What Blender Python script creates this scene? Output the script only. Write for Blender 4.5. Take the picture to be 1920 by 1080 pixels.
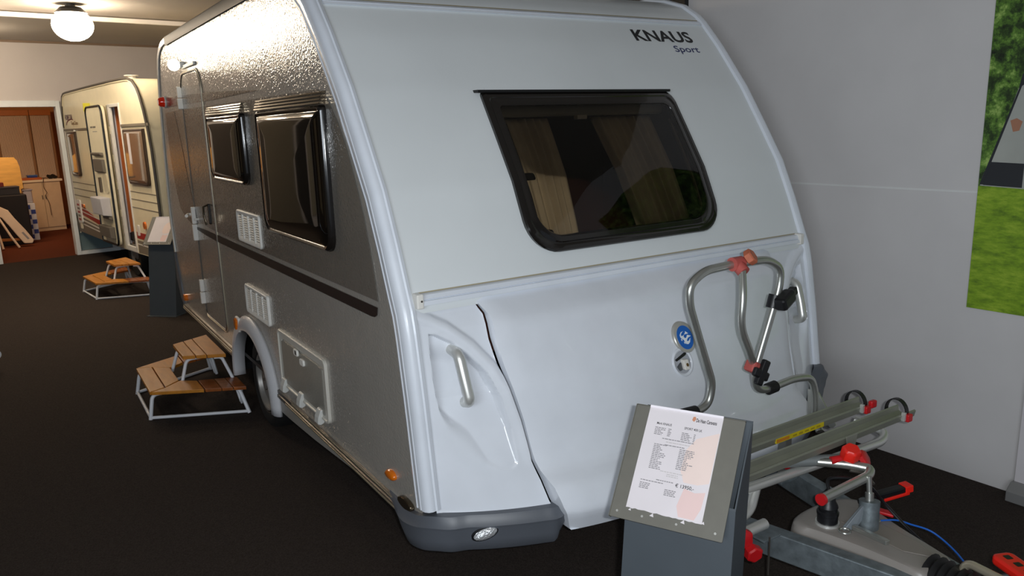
import bpy, bmesh, math, random
import numpy as np
from mathutils import Vector, Matrix, Euler
random.seed(7)
PI=math.pi
for o in list(bpy.data.objects): bpy.data.objects.remove(o, do_unlink=True)
SC=bpy.context.scene
COL=SC.collection
FZ=0.035            # floor height
# ---------------------------------------------------------------- camera
CAM=(-1.1555,-2.4583,1.8485)
_yaw,_pit,_rol=0.569244943,0.212305965,-0.0304656440
fw=Vector((math.sin(_yaw)*math.cos(_pit),math.cos(_yaw)*math.cos(_pit),-math.sin(_pit)))
rt=Vector((math.cos(_yaw),-math.sin(_yaw),0)); up=rt.cross(fw)
r2=rt*math.cos(_rol)+up*math.sin(_rol); u2=-rt*math.sin(_rol)+up*math.cos(_rol)
cd=bpy.data.cameras.new('camera'); cam=bpy.data.objects.new('camera',cd); COL.objects.link(cam)
M3=Matrix((r2,u2,-fw)).transposed()
cam.matrix_world=Matrix.Translation(CAM)@M3.to_4x4()
cd.sensor_width=36; cd.lens=1439.77*36/1920; cd.clip_start=0.05; cd.clip_end=100
SC.camera=cam
# ---------------------------------------------------------------- world and exposure
w=bpy.data.worlds.new('world'); SC.world=w; w.use_nodes=True
bg=w.node_tree.nodes['Background']; bg.inputs[0].default_value=(0.72,0.84,1.0,1); bg.inputs[1].default_value=0.20
SC.view_settings.view_transform='Standard'; SC.view_settings.look='None'
SC.view_settings.gamma=1; SC.view_settings.use_curve_mapping=False
SC.view_settings.exposure=0.0
# ---------------------------------------------------------------- lights
def area(name,loc,target,sx,sy,power,col,shape='RECTANGLE',spread=PI):
    l=bpy.data.lights.new(name,'AREA'); l.shape=shape; l.size=sx
    if shape=='RECTANGLE': l.size_y=sy
    l.energy=power; l.color=col; l.spread=spread
    o=bpy.data.objects.new(name,l); COL.objects.link(o); o.location=loc
    d=Vector(target)-Vector(loc); o.rotation_euler=d.to_track_quat('-Z','Y').to_euler(); return o
FLASH=area('camera_flash',tuple(Vector(CAM)+r2*0.055+u2*0.02+fw*0.0),tuple(Vector(CAM)+fw*4+r2*0.1),0.03,0.015,33,(0.93,0.97,1.0))
# daylight from the showroom front, behind and right of the photographer
area('shopfront_daylight',(-4.6,-4.4,2.5),(1.0,0.2,1.6),3.0,1.8,150,(0.84,0.92,1.0))
WARM=(1.0,0.82,0.60)
LAMPS=[(-0.38,7.27,3.13,46),(-1.55,5.7,3.13,9),(-1.55,7.6,3.13,9),(-1.6,9.6,3.13,9)]
# ---------------------------------------------------------------- helpers
MW={}
def setp(o,label=None,cat=None,group=None,kind=None):
    if label: o['label']=label
    if cat: o['category']=cat
    if group: o['group']=group
    if kind: o['kind']=kind
    return o
def thing(name,label,cat,loc=(0,0,0),rz=0,group=None):
    o=bpy.data.objects.new(name,None); COL.objects.link(o); o.empty_display_size=.1
    o.location=loc; o.rotation_euler=(0,0,rz)
    MW[o.name]=Matrix.Translation(loc)@Matrix.Rotation(rz,4,'Z')
    return setp(o,label,cat,group)
class MB:
    def __init__(s): s.v=[]; s.f=[]
    def add(s,vs,fs,M=None):
        n=len(s.v)
        for p in vs:
            p=Vector(p)
            if M: p=M@p
            s.v.append(p)
        s.f+= [tuple(i+n for i in f) for f in fs]; return s
    def box(s,x0,y0,z0,x1,y1,z1,M=None):
        v=[(x0,y0,z0),(x1,y0,z0),(x1,y1,z0),(x0,y1,z0),(x0,y0,z1),(x1,y0,z1),(x1,y1,z1),(x0,y1,z1)]
        return s.add(v,[(0,3,2,1),(4,5,6,7),(0,1,5,4),(1,2,6,5),(2,3,7,6),(3,0,4,7)],M)
    def prism(s,pts,h0,h1,fn):
        """pts 2-D outline, fn(a,b,h)->xyz"""
        n=len(pts); v=[fn(a,b,h0) for a,b in pts]+[fn(a,b,h1) for a,b in pts]
        f=[tuple(range(n))[::-1],tuple(range(n,2*n))]+[(i,(i+1)%n,n+(i+1)%n,n+i) for i in range(n)]
        return s.add(v,f)
    def rings(s,rings,cap0=True,cap1=True,closed=True):
        n=len(rings[0]); v=[p for r in rings for p in r]; f=[]
        for k in range(len(rings)-1):
            for i in range(n if closed else n-1):
                j=(i+1)%n; f.append((k*n+i,k*n+j,(k+1)*n+j,(k+1)*n+i))
        if cap0: f.append(tuple(range(n))[::-1])
        if cap1: f.append(tuple(range((len(rings)-1)*n,len(rings)*n)))
        return s.add(v,f)
    def tube(s,path,r,seg=10,rs=None,sq=None,cap=True):
        P=[Vector(p) for p in path]; n=len(P); rings=[]
        T=[(P[min(i+1,n-1)]-P[max(i-1,0)]).normalized() for i in range(n)]
        ref=Vector((0,0,1)) if abs(T[0].z)<.9 else Vector((1,0,0))
        N=(ref-T[0]*ref.dot(T[0])).normalized()
        for i in range(n):
            N=(N-T[i]*N.dot(T[i])).normalized(); B=T[i].cross(N)
            rr=rs[i] if rs else r
            if sq:
                w_,h_=sq; rings.append([P[i]+B*a*w_/2+N*b*h_/2 for a,b in ((-1,-1),(1,-1),(1,1),(-1,1))])
            else: rings.append([P[i]+(B*math.cos(2*PI*k/seg)+N*math.sin(2*PI*k/seg))*rr for k in range(seg)])
        return s.rings(rings,cap,cap)
    def grid(s,fn,na,nb):
        v=[fn(i/na,j/nb) for j in range(nb+1) for i in range(na+1)]
        f=[(j*(na+1)+i,j*(na+1)+i+1,(j+1)*(na+1)+i+1,(j+1)*(na+1)+i) for j in range(nb) for i in range(na)]
        return s.add(v,f)
    def build(s,name,mat,parent=None,world=True,smooth=False,bevel=0,kind=None,label=None,cat=None,group=None,bseg=2,recalc=True,solid=0):
        me=bpy.data.meshes.new(name)
        root=parent
        while root is not None and root.parent is not None: root=root.parent
        Mi=MW[root.name].inverted() if (root is not None and world and root.name in MW) else None
        me.from_pydata([tuple((Mi@p) if Mi else p) for p in s.v],[],s.f); me.materials.append(mat)
        if recalc:
            bm=bmesh.new(); bm.from_mesh(me); bmesh.ops.recalc_face_normals(bm,faces=bm.faces); bm.to_mesh(me); bm.free()
        if smooth:
            me.polygons.foreach_set('use_smooth',[True]*len(me.polygons))
            try: me.set_sharp_from_angle(angle=math.radians(38))
            except Exception: pass
        o=bpy.data.objects.new(name,me); COL.objects.link(o)
        if parent is not None: o.parent=parent
        if solid:
            m=o.modifiers.new('s','SOLIDIFY'); m.thickness=solid; m.offset=0
        if bevel:
            m=o.modifiers.new('b','BEVEL'); m.width=bevel; m.segments=bseg; m.limit_method='ANGLE'; m.angle_limit=math.radians(40)
        return setp(o,label,cat,group,kind)
def smooth_path(pts,n=6,closed=False):
    P=[Vector(p) for p in pts]; out=[]
    for i in range(len(P)-1):
        a=P[max(i-1,0)];b=P[i];c=P[i+1];d=P[min(i+2,len(P)-1)]
        for k in range(n):
            t=k/n; out.append(.5*((2*b)+(c-a)*t+(2*a-5*b+4*c-d)*t*t+(3*b-3*c+d-a)*t**3))
    out.append(P[-1]); return out
def bend_path(pts,r=.05,n=6):
    """polyline with rounded corners"""
    P=[Vector(p) for p in pts]; out=[P[0]]
    for i in range(1,len(P)-1):
        a=(P[i-1]-P[i]); b=(P[i+1]-P[i]); rr=min(r,a.length*.48,b.length*.48)
        p=P[i]+a.normalized()*rr; q=P[i]+b.normalized()*rr
        for k in range(n+1):
            t=k/n; out.append(p*(1-t)**2+P[i]*2*t*(1-t)+q*t*t)
    out.append(P[-1]); return out
def rrect(a0,b0,a1,b1,r,n=6):
    if not isinstance(r,(tuple,list)): r=(r,)*4   # bl, br, tr, tl
    out=[]
    for (cx,cy,st,rr) in ((a0+r[0],b0+r[0],PI,r[0]),(a1-r[1],b0+r[1],1.5*PI,r[1]),(a1-r[2],b1-r[2],0,r[2]),(a0+r[3],b1-r[3],.5*PI,r[3])):
        for k in range(n+1):
            t=st+PI/2*k/n; out.append((cx+rr*math.cos(t),cy+rr*math.sin(t)))
    return out
def pillow(outline,levels,fn,cap=True):
    """levels: (inset, height) pairs"""
    a=[p[0] for p in outline]; b=[p[1] for p in outline]
    ca,cb=(min(a)+max(a))/2,(min(b)+max(b))/2; ha,hb=(max(a)-min(a))/2,(max(b)-min(b))/2
    m=MB(); m.rings([[fn(ca+(x-ca)*(ha-i)/ha,cb+(y-cb)*(hb-i)/hb,h) for x,y in outline] for i,h in levels],False,cap); return m
def ellipse(ca,cb,ra,rb,n=24,rot=0):
    return [(ca+ra*math.cos(2*PI*k/n)*math.cos(rot)-rb*math.sin(2*PI*k/n)*math.sin(rot),cb+ra*math.cos(2*PI*k/n)*math.sin(rot)+rb*math.sin(2*PI*k/n)*math.cos(rot)) for k in range(n)]
# ---------------------------------------------------------------- materials
def lin(c):
    if isinstance(c,str):
        c=[int(c[i:i+2],16)/255 for i in (0,2,4)]; c=[x/12.92 if x<=.04045 else ((x+.055)/1.055)**2.4 for x in c]
    return (*c[:3],1)
def mat(name,col,rough=.5,metal=0,spec=.5,var=0,vscale=8,bump=0,bscale=60,emis=0,coat=0,ecol=None,detail=2,stretch=None,col2=None):
    m=bpy.data.materials.new(name); m.use_nodes=True; nt=m.node_tree; b=nt.nodes['Principled BSDF']
    c=lin(col); b.inputs['Base Color'].default_value=c; b.inputs['Roughness'].default_value=rough; b.inputs['Metallic'].default_value=metal
    b.inputs['Specular IOR Level'].default_value=spec; b.inputs['Coat Weight'].default_value=coat
    tc=nt.nodes.new('ShaderNodeTexCoord'); mp=nt.nodes.new('ShaderNodeMapping'); nt.links.new(tc.outputs['Object'],mp.inputs[0])
    if stretch: mp.inputs['Scale'].default_value=stretch
    n=nt.nodes.new('ShaderNodeTexNoise'); n.inputs['Scale'].default_value=vscale; n.inputs['Detail'].default_value=detail+2
    nt.links.new(mp.outputs[0],n.inputs['Vector'])
    if True:
        v=max(var,.03); r=nt.nodes.new('ShaderNodeValToRGB'); r.color_ramp.elements[0].position=.3; r.color_ramp.elements[1].position=.7
        c2=lin(col2) if col2 else tuple(x*(1+v) for x in c[:3])+(1,)
        r.color_ramp.elements[0].color=tuple(x*(1-v) for x in c[:3])+(1,); r.color_ramp.elements[1].color=c2
        nt.links.new(n.outputs['Fac'],r.inputs[0]); nt.links.new(r.outputs[0],b.inputs['Base Color'])
    if bump:
        n2=nt.nodes.new('ShaderNodeTexNoise'); n2.inputs['Scale'].default_value=bscale; n2.inputs['Detail'].default_value=detail
        bp=nt.nodes.new('ShaderNodeBump'); bp.inputs['Strength'].default_value=bump; bp.inputs['Distance'].default_value=.01
        nt.links.new(mp.outputs[0],n2.inputs['Vector']); nt.links.new(n2.outputs['Fac'],bp.inputs['Height']); nt.links.new(bp.outputs[0],b.inputs['Normal'])
    if emis:
        b.inputs['Emission Color'].default_value=lin(ecol) if ecol else c; b.inputs['Emission Strength'].default_value=emis
    return m
def hammer(name,col,metal=.2,rough=.10):
    m=mat(name,col,rough,metal,.5,coat=.25)
    nt=m.node_tree; b=nt.nodes['Principled BSDF']
    tc=nt.nodes.new('ShaderNodeTexCoord'); v=nt.nodes.new('ShaderNodeTexNoise'); v.inputs['Scale'].default_value=85; v.inputs['Detail'].default_value=1.0; v.inputs['Distortion'].default_value=.6
    bp=nt.nodes.new('ShaderNodeBump'); bp.inputs['Strength'].default_value=.55; bp.inputs['Distance'].default_value=.0027
    nt.links.new(tc.outputs['Object'],v.inputs['Vector']); nt.links.new(v.outputs['Fac'],bp.inputs['Height'])
    nt.links.new(bp.outputs[0],b.inputs['Normal']); nt.links.new(bp.outputs[0],b.inputs['Coat Normal']); b.inputs['Coat Roughness'].default_value=.04
    return m
def glass(name,tint,mixf=.0,rough=.02):
    m=bpy.data.materials.new(name); m.use_nodes=True; nt=m.node_tree; nt.nodes.clear()
    o=nt.nodes.new('ShaderNodeOutputMaterial'); t=nt.nodes.new('ShaderNodeBsdfTransparent'); t.inputs[0].default_value=lin(tint)
    g=nt.nodes.new('ShaderNodeBsdfGlossy'); g.inputs['Roughness'].default_value=rough; g.inputs[0].default_value=(.9,.9,.9,1)
    fr=nt.nodes.new('ShaderNodeFresnel'); fr.inputs[0].default_value=1.49
    mx=nt.nodes.new('ShaderNodeMixShader'); nt.links.new(fr.outputs[0],mx.inputs[0]); nt.links.new(t.outputs[0],mx.inputs[1]); nt.links.new(g.outputs[0],mx.inputs[2])
    nt.links.new(mx.outputs[0],o.inputs[0]); return m
M={}
M['carpet']=mat('dark_carpet','3a332f',.95,var=.35,vscale=160,bump=.5,bscale=300,spec=.1)
M['carpet_brown']=mat('brown_carpet','5e3222',.95,var=.2,vscale=90,spec=.1)
M['wallpaint']=mat('grey_white_panel','cfcccb',.75,var=.02,vscale=3,spec=.3)
M['backwall']=mat('back_wall_paint','d0c8c4',.8,var=.03,vscale=2)
M['ceil']=mat('ceiling_paint','b2aaa2',.85,var=.03,vscale=2)
M['whitewood']=mat('white_door_frame','e8ecec',.5)
M['teal']=mat('teal_grey_panel','6f8488',.6,var=.05)
M['rail']=mat('ceiling_rail_white','f0e8e0',.4)
M['black']=mat('black_steel','0c0c0e',.4)
M['blackline']=mat('grey_steel','6a6d70',.4,.6)
M['gel']=mat('white_gelcoat','dfe3ea',.16,coat=.6,spec=.5,var=.01)
M['fsheet']=mat('white_front_sheet','dde1e2',.32,spec=.5,var=.01,vscale=2)
M['side']=hammer('hammered_silver_sheet','a8a39b')
M['side_dark']=hammer('dark_silver_vinyl','7a746c')
M['side_brown']=hammer('brown_grey_vinyl','54473d')
M['side_black']=mat('near_black_vinyl','2b2220',.4)
M['trim']=mat('white_trim_strip','dfe4ec',.3,coat=.3)
M['trimrear']=mat('grey_white_rear_trim','c9c9c4',.3)
M['alu']=mat('aluminium_profile','cfc5ad',.3,.75)
M['alud']=mat('dark_aluminium_profile','77716a',.35,.8)
M['tube']=mat('satin_aluminium_tube','b9bab4',.32,.85,var=.05,vscale=20)
M['tubew']=mat('light_aluminium_tube','d5d5d0',.35,.6)
M['railalu']=mat('anodised_rail','97988b',.45,.5,var=.06,vscale=10)
M['galv']=mat('galvanised_steel','7c8589',.5,.6,var=.25,vscale=25,bump=.1)
M['bumper']=mat('grey_plastic_bumper','585c63',.42,spec=.5)
M['frame']=mat('black_window_border','171412',.14,spec=.6,coat=.3)
M['rubber']=mat('black_rubber','0c0b0b',.6)
M['tyre']=mat('tyre_rubber','0e0d0d',.75,bump=.1)
M['rim']=mat('grey_steel_rim','8d8a86',.4,.5)
M['glass']=glass('smoked_acrylic','ccc2b2')
M['dglass']=mat('dark_acrylic','0c0a08',.03,spec=.7,coat=.3)
M['chrome']=mat('bronze_edge','6e6353',.12,.9)
M['inner']=mat('caravan_interior','5a3327',.7,var=.1)
M['curtain']=mat('beige_curtain','d6cbb6',.85,var=.08,vscale=10)
M['blind']=mat('grey_blind_case','b9b9b4',.5)
M['white']=mat('white_plastic','e6e3dc',.4)
M['cream']=mat('cream_side_sheet','e9dfc0',.4,coat=.15)
M['creamd']=mat('cream_door_liner','efe6c8',.5)
M['rooftrim']=mat('dark_roof_trim','4e4943',.55)
M['amber']=mat('amber_lens','d06a10',.15,coat=1,emis=.04,ecol='d06a10')
M['red']=mat('red_lens','d82a14',.15,coat=1,emis=.08,ecol='d82a14')
M['clear']=mat('faceted_clear_lens','f4f6f8',.08,.6,coat=1,bump=.8,bscale=120)
M['redplastic']=mat('red_plastic_knob','c0161c',.42)
M['redbright']=mat('bright_red_plastic','ea2416',.4)
M['redfade']=mat('faded_red_plastic','b5554e',.55,var=.12,vscale=30)
M['blackplastic']=mat('black_plastic','101013',.42)
M['yellow']=mat('yellow_sticker','c9b417',.5,var=.1,vscale=30)
M['ink']=mat('black_print','17171b',.5)
M['inkblue']=mat('navy_print','222a5e',.5)
M['inkgrey']=mat('grey_print','8f8b8e',.6)
M['inkfaint']=mat('faint_grey_print','c3bdbd',.6)
M['peach']=mat('faint_peach_print','e7d2ca',.6)
M['peach2']=mat('faint_rose_print','e3c6c2',.6)
M['paper']=mat('white_paper','dcd5d8',.6)
M['stand']=mat('grey_painted_steel','6a6860',.55,var=.04,vscale=30)
M['standd']=mat('blue_grey_painted_steel','434a50',.55,var=.04)
M['cover']=mat('silver_grey_plastic_cover','8a847e',.42,coat=.1)
M['coverd']=mat('dark_grey_plastic','5c5956',.5)
M['blue']=mat('blue_badge','1a62b8',.3)
M['cable']=mat('blue_cable','1b62c4',.4)
M['wood']=mat('orange_slatted_wood','bd7a22',.4,var=.13,vscale=4,stretch=(9,1.5,6),coat=.2,bump=.05)
M['wood2']=mat('red_brown_wood','8f4d1c',.35,var=.3,vscale=5,stretch=(1.5,14,6),coat=.3)
M['whitesteel']=mat('white_painted_steel','dfe0e4',.4)
M['chipboard']=mat('pale_cupboard_board','d9c4a4',.6,var=.04)
M['worktop']=mat('pale_worktop','efe2c8',.5)
M['shutter']=mat('beige_shutter_slat','c9b49c',.5)
M['shutterpost']=mat('brown_cabinet_frame','8f6b45',.5)
M['backroom']=mat('warm_room_wall','c98d52',.8)
M['plywood']=mat('plywood_sheet','d0a355',.6,var=.12,vscale=4,stretch=(1,1,6))
M['darkbox']=mat('dark_case','1c1a1e',.7)
M['bluep']=mat('blue_print','2b3f8c',.5)
M['silver']=mat('silver_plastic','b5b2bb',.35,.3)
M['orangewood']=mat('orange_door_edge','b5622a',.5)
M['stripered']=mat('red_stripe_vinyl','a52a20',.45)
M['stripegrey']=mat('grey_stripe_vinyl','7b7264',.5)
M['pocketgrey']=mat('grey_door_pocket','6d675e',.5)
M['pocketlite']=mat('pale_grey_bin','c7c6cc',.5)
M['bronzewin']=mat('bronze_acrylic','8a7460',.08,spec=.9,coat=.6)
M['lamp']=mat('glowing_lamp_glass','ffffff',.5,emis=50,ecol=(1.0,.83,.62))
M['porch']=mat('lit_porch_lamp','fff4dc',.4,emis=9,ecol=(1,.9,.7))
M['lampbody']=mat('black_lamp_housing','1b1b1b',.5)
M['hedge']=None
# ================================================================ SETTING
TH=math.radians(-7.965)     # the back half of the room and the second caravan share this direction
DWx,DWy=math.cos(TH),-math.sin(TH)         # along the back wall
NWx,NWy=math.sin(TH),math.cos(TH)          # away from the camera
BP=(-0.459,11.143)
def bw(u,off,z): return (BP[0]+DWx*u+NWx*off, BP[1]+DWy*u+NWy*off, FZ+z)
def bwbox(m,u0,o0,z0,u1,o1,z1):
    v=[bw(u,o,z) for z in (z0,z1) for (u,o) in ((u0,o0),(u1,o0),(u1,o1),(u0,o1))]
    return m.add(v,[(0,3,2,1),(4,5,6,7),(0,1,5,4),(1,2,6,5),(2,3,7,6),(3,0,4,7)])
m=MB(); v=[(-6,-6,FZ),(3.2,-6,FZ),(3.2,12,FZ),bw(3.5,0,0),bw(-7,0,0)]
v=[(-6,-6,FZ),(3.4,-6,FZ)]+[bw(3.6,.0,0),bw(-5.3,.0,0)]
m.add(v+[(a,b,c-.1) for a,b,c in v],[(0,1,2,3),(7,6,5,4),(0,4,5,1),(1,5,6,2),(2,6,7,3),(3,7,4,0)])
m.build('floor',M['carpet'],kind='structure',label='dark grey showroom carpet')
m=MB(); bwbox(m,-3,0.001,-.1,1.6,5.0,0.0); m.build('floor',M['carpet_brown'],kind='structure',label='brown floor of the back room')
m=MB(); v=[(-6,-6,FZ+3.18),(3.4,-6,FZ+3.18),bw(3.6,0.1,3.18),bw(-5.3,0.1,3.18)]
m.add(v+[(a,b,c+.1) for a,b,c in v],[(0,1,2,3),(7,6,5,4),(0,4,5,1),(1,5,6,2),(2,6,7,3),(3,7,4,0)])
m.build('ceiling',M['ceil'],kind='structure')
# back wall with the doorway
m=MB(); bwbox(m,0.52,0,0,3.6,.12,3.2); bwbox(m,-5.3,0,0,-1.05,.12,3.2); bwbox(m,-1.05,0,2.32,0.52,.12,3.2); bwbox(m,.07,.0,.65,.52,.12,2.32)
wb=m.build('wall_back',M['backwall'],kind='structure')
m=MB(); bwbox(m,.06,.02,.06,.52,.08,.66); m.build('infill_panel',M['teal'],wb,world=False,label='teal grey lower panel beside the doorway')
m=MB(); bwbox(m,.045,-.03,0,.62,.05,.055); m.build('sill',M['whitewood'],wb,world=False)
m=MB(); bwbox(m,0,-.035,0,.06,.13,2.33); o=m.build('door_1',M['whitewood'],kind='structure',label='white door frame',bevel=.004)
m=MB(); bwbox(m,-1.05,-.035,0,-.98,.13,2.33); m.build('jamb',M['whitewood'],o,world=False,bevel=.004)
m=MB(); bwbox(m,-1.05,-.036,2.245,.0,.13,2.335); m.build('head',M['whitewood'],o,world=False,bevel=.004)
for k,(u0,u1,z0,z1,c) in enumerate(((-1.95,-1.25,.0,2.6,'4a4038'),(-2.75,-2.0,.0,2.9,'6f6656'),(-3.3,-2.8,.0,3.1,'2a2420'),(-4.1,-3.4,.3,2.4,'a59d88'),(-5.2,-4.2,.0,3.1,'332c26'))):
    m=MB(); bwbox(m,u0,-.03,z0,u1,-.002,z1); m.build('wall_panel',mat('back_reflection_prop%d'%k,c,.7),wb,world=False)  # unseen panels, added only to be reflected in the side windows
# ceiling rail
m=MB(); a=(-4.2,7.53); 
m.tube([(-4.6,7.46,FZ+3.14),(2.4,8.46,FZ+3.14)],0,sq=(.05,.05)); m.build('trim_1',M['rail'],kind='structure',label='white rail running across the ceiling')
m=MB(); m.tube([bw(-5.2,-.015,3.165),bw(3.4,-.015,3.165)],0,sq=(.03,.03)); m.build('trim_2',mat('brown_cove','8a7460',.6),kind='structure',label='thin cove where back wall meets ceiling')
# right wall : x = 2.616-.06*y
def wx(y): return 2.616-.06*y
def wbox(m,y0,z0,y1,z1,t0,t1):
    return m.add([(wx(y)-t,y,z) for z in (z0,z1) for (y,t) in ((y0,t0),(y1,t0),(y1,t1),(y0,t1))],[(0,3,2,1),(4,5,6,7),(0,1,5,4),(1,2,6,5),(2,3,7,6),(3,0,4,7)])
m=MB(); wbox(m,-6,FZ-.02,12.2,FZ+3.2,-.15,-.012); wr=m.build('wall_right',M['black'],kind='structure')
m=MB(); wbox(m,-6,FZ,1.18,1.458,-.012,0); m.build('wall_panel',M['wallpaint'],wr,bevel=.002)
m=MB(); wbox(m,-6,1.466,1.18,FZ+3.18,-.012,0); m.build('wall_panel',M['wallpaint'],wr,bevel=.002)
m=MB(); wbox(m,-6,1.457,1.18,1.467,-.012,.0025); m.build('joint_strip',mat('joint_strip','dcdcda',.4),wr)
m=MB(); wbox(m,1.75,FZ,12.2,FZ+3.18,-.012,0); m.build('wall_panel',M['wallpaint'],wr)
m=MB(); wbox(m,1.18,FZ,1.75,FZ+3.18,-.012,.03); bl=m.build('wall_post',M['black'],wr,bevel=.003,label='black steel post in the right wall')
m=MB(); wbox(m,1.30,FZ,1.318,FZ+3.18,.0305,.036); m.build('post_seam',M['blackline'],bl)
# unseen side of the hall
m=MB(); m.box(-6.1,-6,FZ,-6.0,11,FZ+3.2); wl=m.build('wall_left',mat('dark_far_wall','3d342b',.8,var=.25,vscale=.8),kind='structure')
for k,(y0,y1,z0,z1,c) in enumerate(((-3,-1.2,.1,2.9,'8d8573'),(1.0,3.1,.5,2.6,'9b9078'),(3.5,4.1,.1,2.0,'6b4a2c'),(5.2,7.6,.6,2.3,'a89d84'),(8.2,9.0,.2,2.4,'4a3a2a'))):
    m=MB(); m.box(-6.0,y0,z0,-5.96,y1,z1); m.build('wall_panel',mat('side_reflection_prop%d'%k,c,.7),wl)  # out-of-view colour panels put up for the side window reflections
# back room shell
m=MB(); bwbox(m,-3,4.9,0,1.6,5.0,2.7); m.build('wall_far',M['backroom'],kind='structure')
m=MB(); bwbox(m,1.0,.13,0,1.1,4.9,2.7); m.build('wall_far_right',M['backroom'],kind='structure')
m=MB(); bwbox(m,-2.6,.13,0,-2.5,4.9,2.7); m.build('wall_far_left',M['backroom'],kind='structure')
m=MB(); bwbox(m,-3,.13,2.6,1.6,5.0,2.7); m.build('ceiling',M['backroom'],kind='structure',label='ceiling of the back room')
area('back_room_lamp',bw(-.7,1.8,2.5),bw(-.4,3.2,0),.8,.5,32,(1.0,.68,.40))
# ---------------- ceiling lamps
def ceiling_lamp(loc,power,label,s=.16):
    x,y,z=loc; t=thing('ceiling_floodlight',label,'lamp',(x,y,z+.085),0,'ceiling floodlights'); s=s if x<-1 else .2
    m=MB(); m.tube([(x,y,z+.083),(x,y,z+.05)],.05,20); m.tube([(x,y,z+.05),(x,y,z-.01)],.1,24,rs=[.10,s*.8]); m.build('lamp_base',M['lampbody'],t,smooth=True)
    m=MB(); m.rings([[(x+s*math.sin(a)*math.cos(2*PI*k/24),y+s*math.sin(a)*math.sin(2*PI*k/24),z-.13+s*.82*math.cos(a)) for k in range(24)] for a in [.35+ (PI-.35)*j/12 for j in range(13)]],True,False); m.build('lamp_glass',M['lamp'],t,smooth=True)
for i,(x,y,z,p) in enumerate(LAMPS):
    ceiling_lamp((x,y,z),p,['bright round ceiling lamp shining at the upper left of the picture','ceiling lamp outside the frame, nearest of the aisle row','ceiling lamp outside the frame, middle of the aisle row','ceiling lamp outside the frame, nearest the back wall'][i])
# ================================================================ CARAVAN
CX=1.058
XL,XR=-.06,2.176
PZ=[.30,.46,.86,1.12,1.2,1.27,1.43,1.617,1.795,1.992,2.214,2.352,2.387,2.45,2.495,2.52,2.527]
PY=[-.12,-.13,-.085,-.05,-.035,-.005,.06,.146,.26,.39,.565,.69,.73,.83,.97,1.13,1.40]
def P(z): return float(np.interp(z,PZ,PY))
def low(x,z):
    B=float(np.interp(z,[.3,.46,.6,.9,1.12,1.21],[.29,.29,.24,.15,.06,0.]))
    return P(z)-B*(1-abs((x-CX)/1.118)**3)
def cov(x,z): return low(x,z)-float(np.interp(z,[.38,.47,.50,.55,.595,.66,1.08,1.135,1.21],[.045,.078,.080,.072,.022,.012,.032,.036,-.0]))
RZ=[(3.89,2.527),(4.05,2.515),(4.16,2.486),(4.25,2.44),(4.32,2.36),(4.37,2.26),(4.42,2.14),(4.54,1.63),(4.60,1.30),(4.612,1.087),(4.58,.85),(4.50,.60),(4.48,.41)]
van=thing('caravan','large white and silver touring caravan with smoked front window, filling the middle','caravan',(CX,2.2,FZ))
# -- front skin with window opening
def zs(z0,z1,n): return [z0+(z1-z0)*i/n for i in range(n+1)]
WX0,WX1,WZ0,WZ1=.56,1.57,1.375,1.94
def skin(m,x0,x1,z0,z1,nx=4):
    nz=max(2,int((z1-z0)/.025))
    m.grid(lambda s,t:(x0+(x1-x0)*s,P(z0+(z1-z0)*t),z0+(z1-z0)*t),nx,nz)
m=MB(); skin(m,-.045,WX0,1.19,2.352); skin(m,WX1,2*CX+.045,1.19,2.352); skin(m,WX0,WX1,1.19,WZ0); skin(m,WX0,WX1,WZ1,2.352)
m.build('front_wall',M['fsheet'],van,smooth=True)
m=MB(); pz=[2.352,2.37,2.387,2.41,2.43,2.45,2.47,2.485,2.495,2.505,2.515,2.52,2.524,2.527]
m.rings([[(x,P(z),z) for x in (-.05,2*CX+.05)] for z in pz]+[[(x,3.89,2.527) for x in (-.05,2*CX+.05)]],False,False,closed=False)
m.build('roof',M['fsheet'],van,smooth=True)
m=MB(); m.rings([[(x,y,z) for x in (-.05,2*CX+.05)] for y,z in RZ],False,False,closed=False)
m.build('rear_wall',M['fsheet'],van,smooth=True)
# side outline with arch opening
prof=[(low(-.04,z)+.01 if z<1.2 else P(z)+.005,z) for z in [.49,.6,.75,.9,1.05,1.2,1.27,1.35,1.43,1.52,1.617,1.7,1.795,1.9,1.992,2.1,2.214,2.3,2.352,2.387,2.42,2.45,2.475,2.495,2.51,2.52,2.525]]
rearp=[(y-.012,z-.004) for y,z in RZ]
AY,AZ=2.19,.29
arch=[(AY+.43*math.cos(t),AZ+.37*math.sin(t)) for t in [PI*k/20 for k in range(21)]]
outl=prof+rearp+[(2.62+.0,.41)]+arch[0:1]*0
bot=[(AY+.43,.405)]+[(AY+.43*math.cos(t),AZ+.37*math.sin(t)) for t in [math.asin(.115/.37)+(PI-2*math.asin(.115/.37))*k/20 for k in range(21)]]
outl=prof+rearp+bot+[(.05,.405),(-.07,.44)]
m=MB(); m.prism(outl,XL,XL+.03,lambda a,b,h:(h,a,b)); m.build('side_panel',M['side'],van,label='hammered silver side wall with the door')
m=MB(); m.prism(outl,XR-.03,XR,lambda a,b,h:(h,a,b)); m.build('side_panel',M['side'],van,label='far side wall next to the white panels')
m=MB(); m.box(XL+.03,0.25,.405,XR-.03,4.42,.43); m.build('underfloor',M['black'],van)
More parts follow.
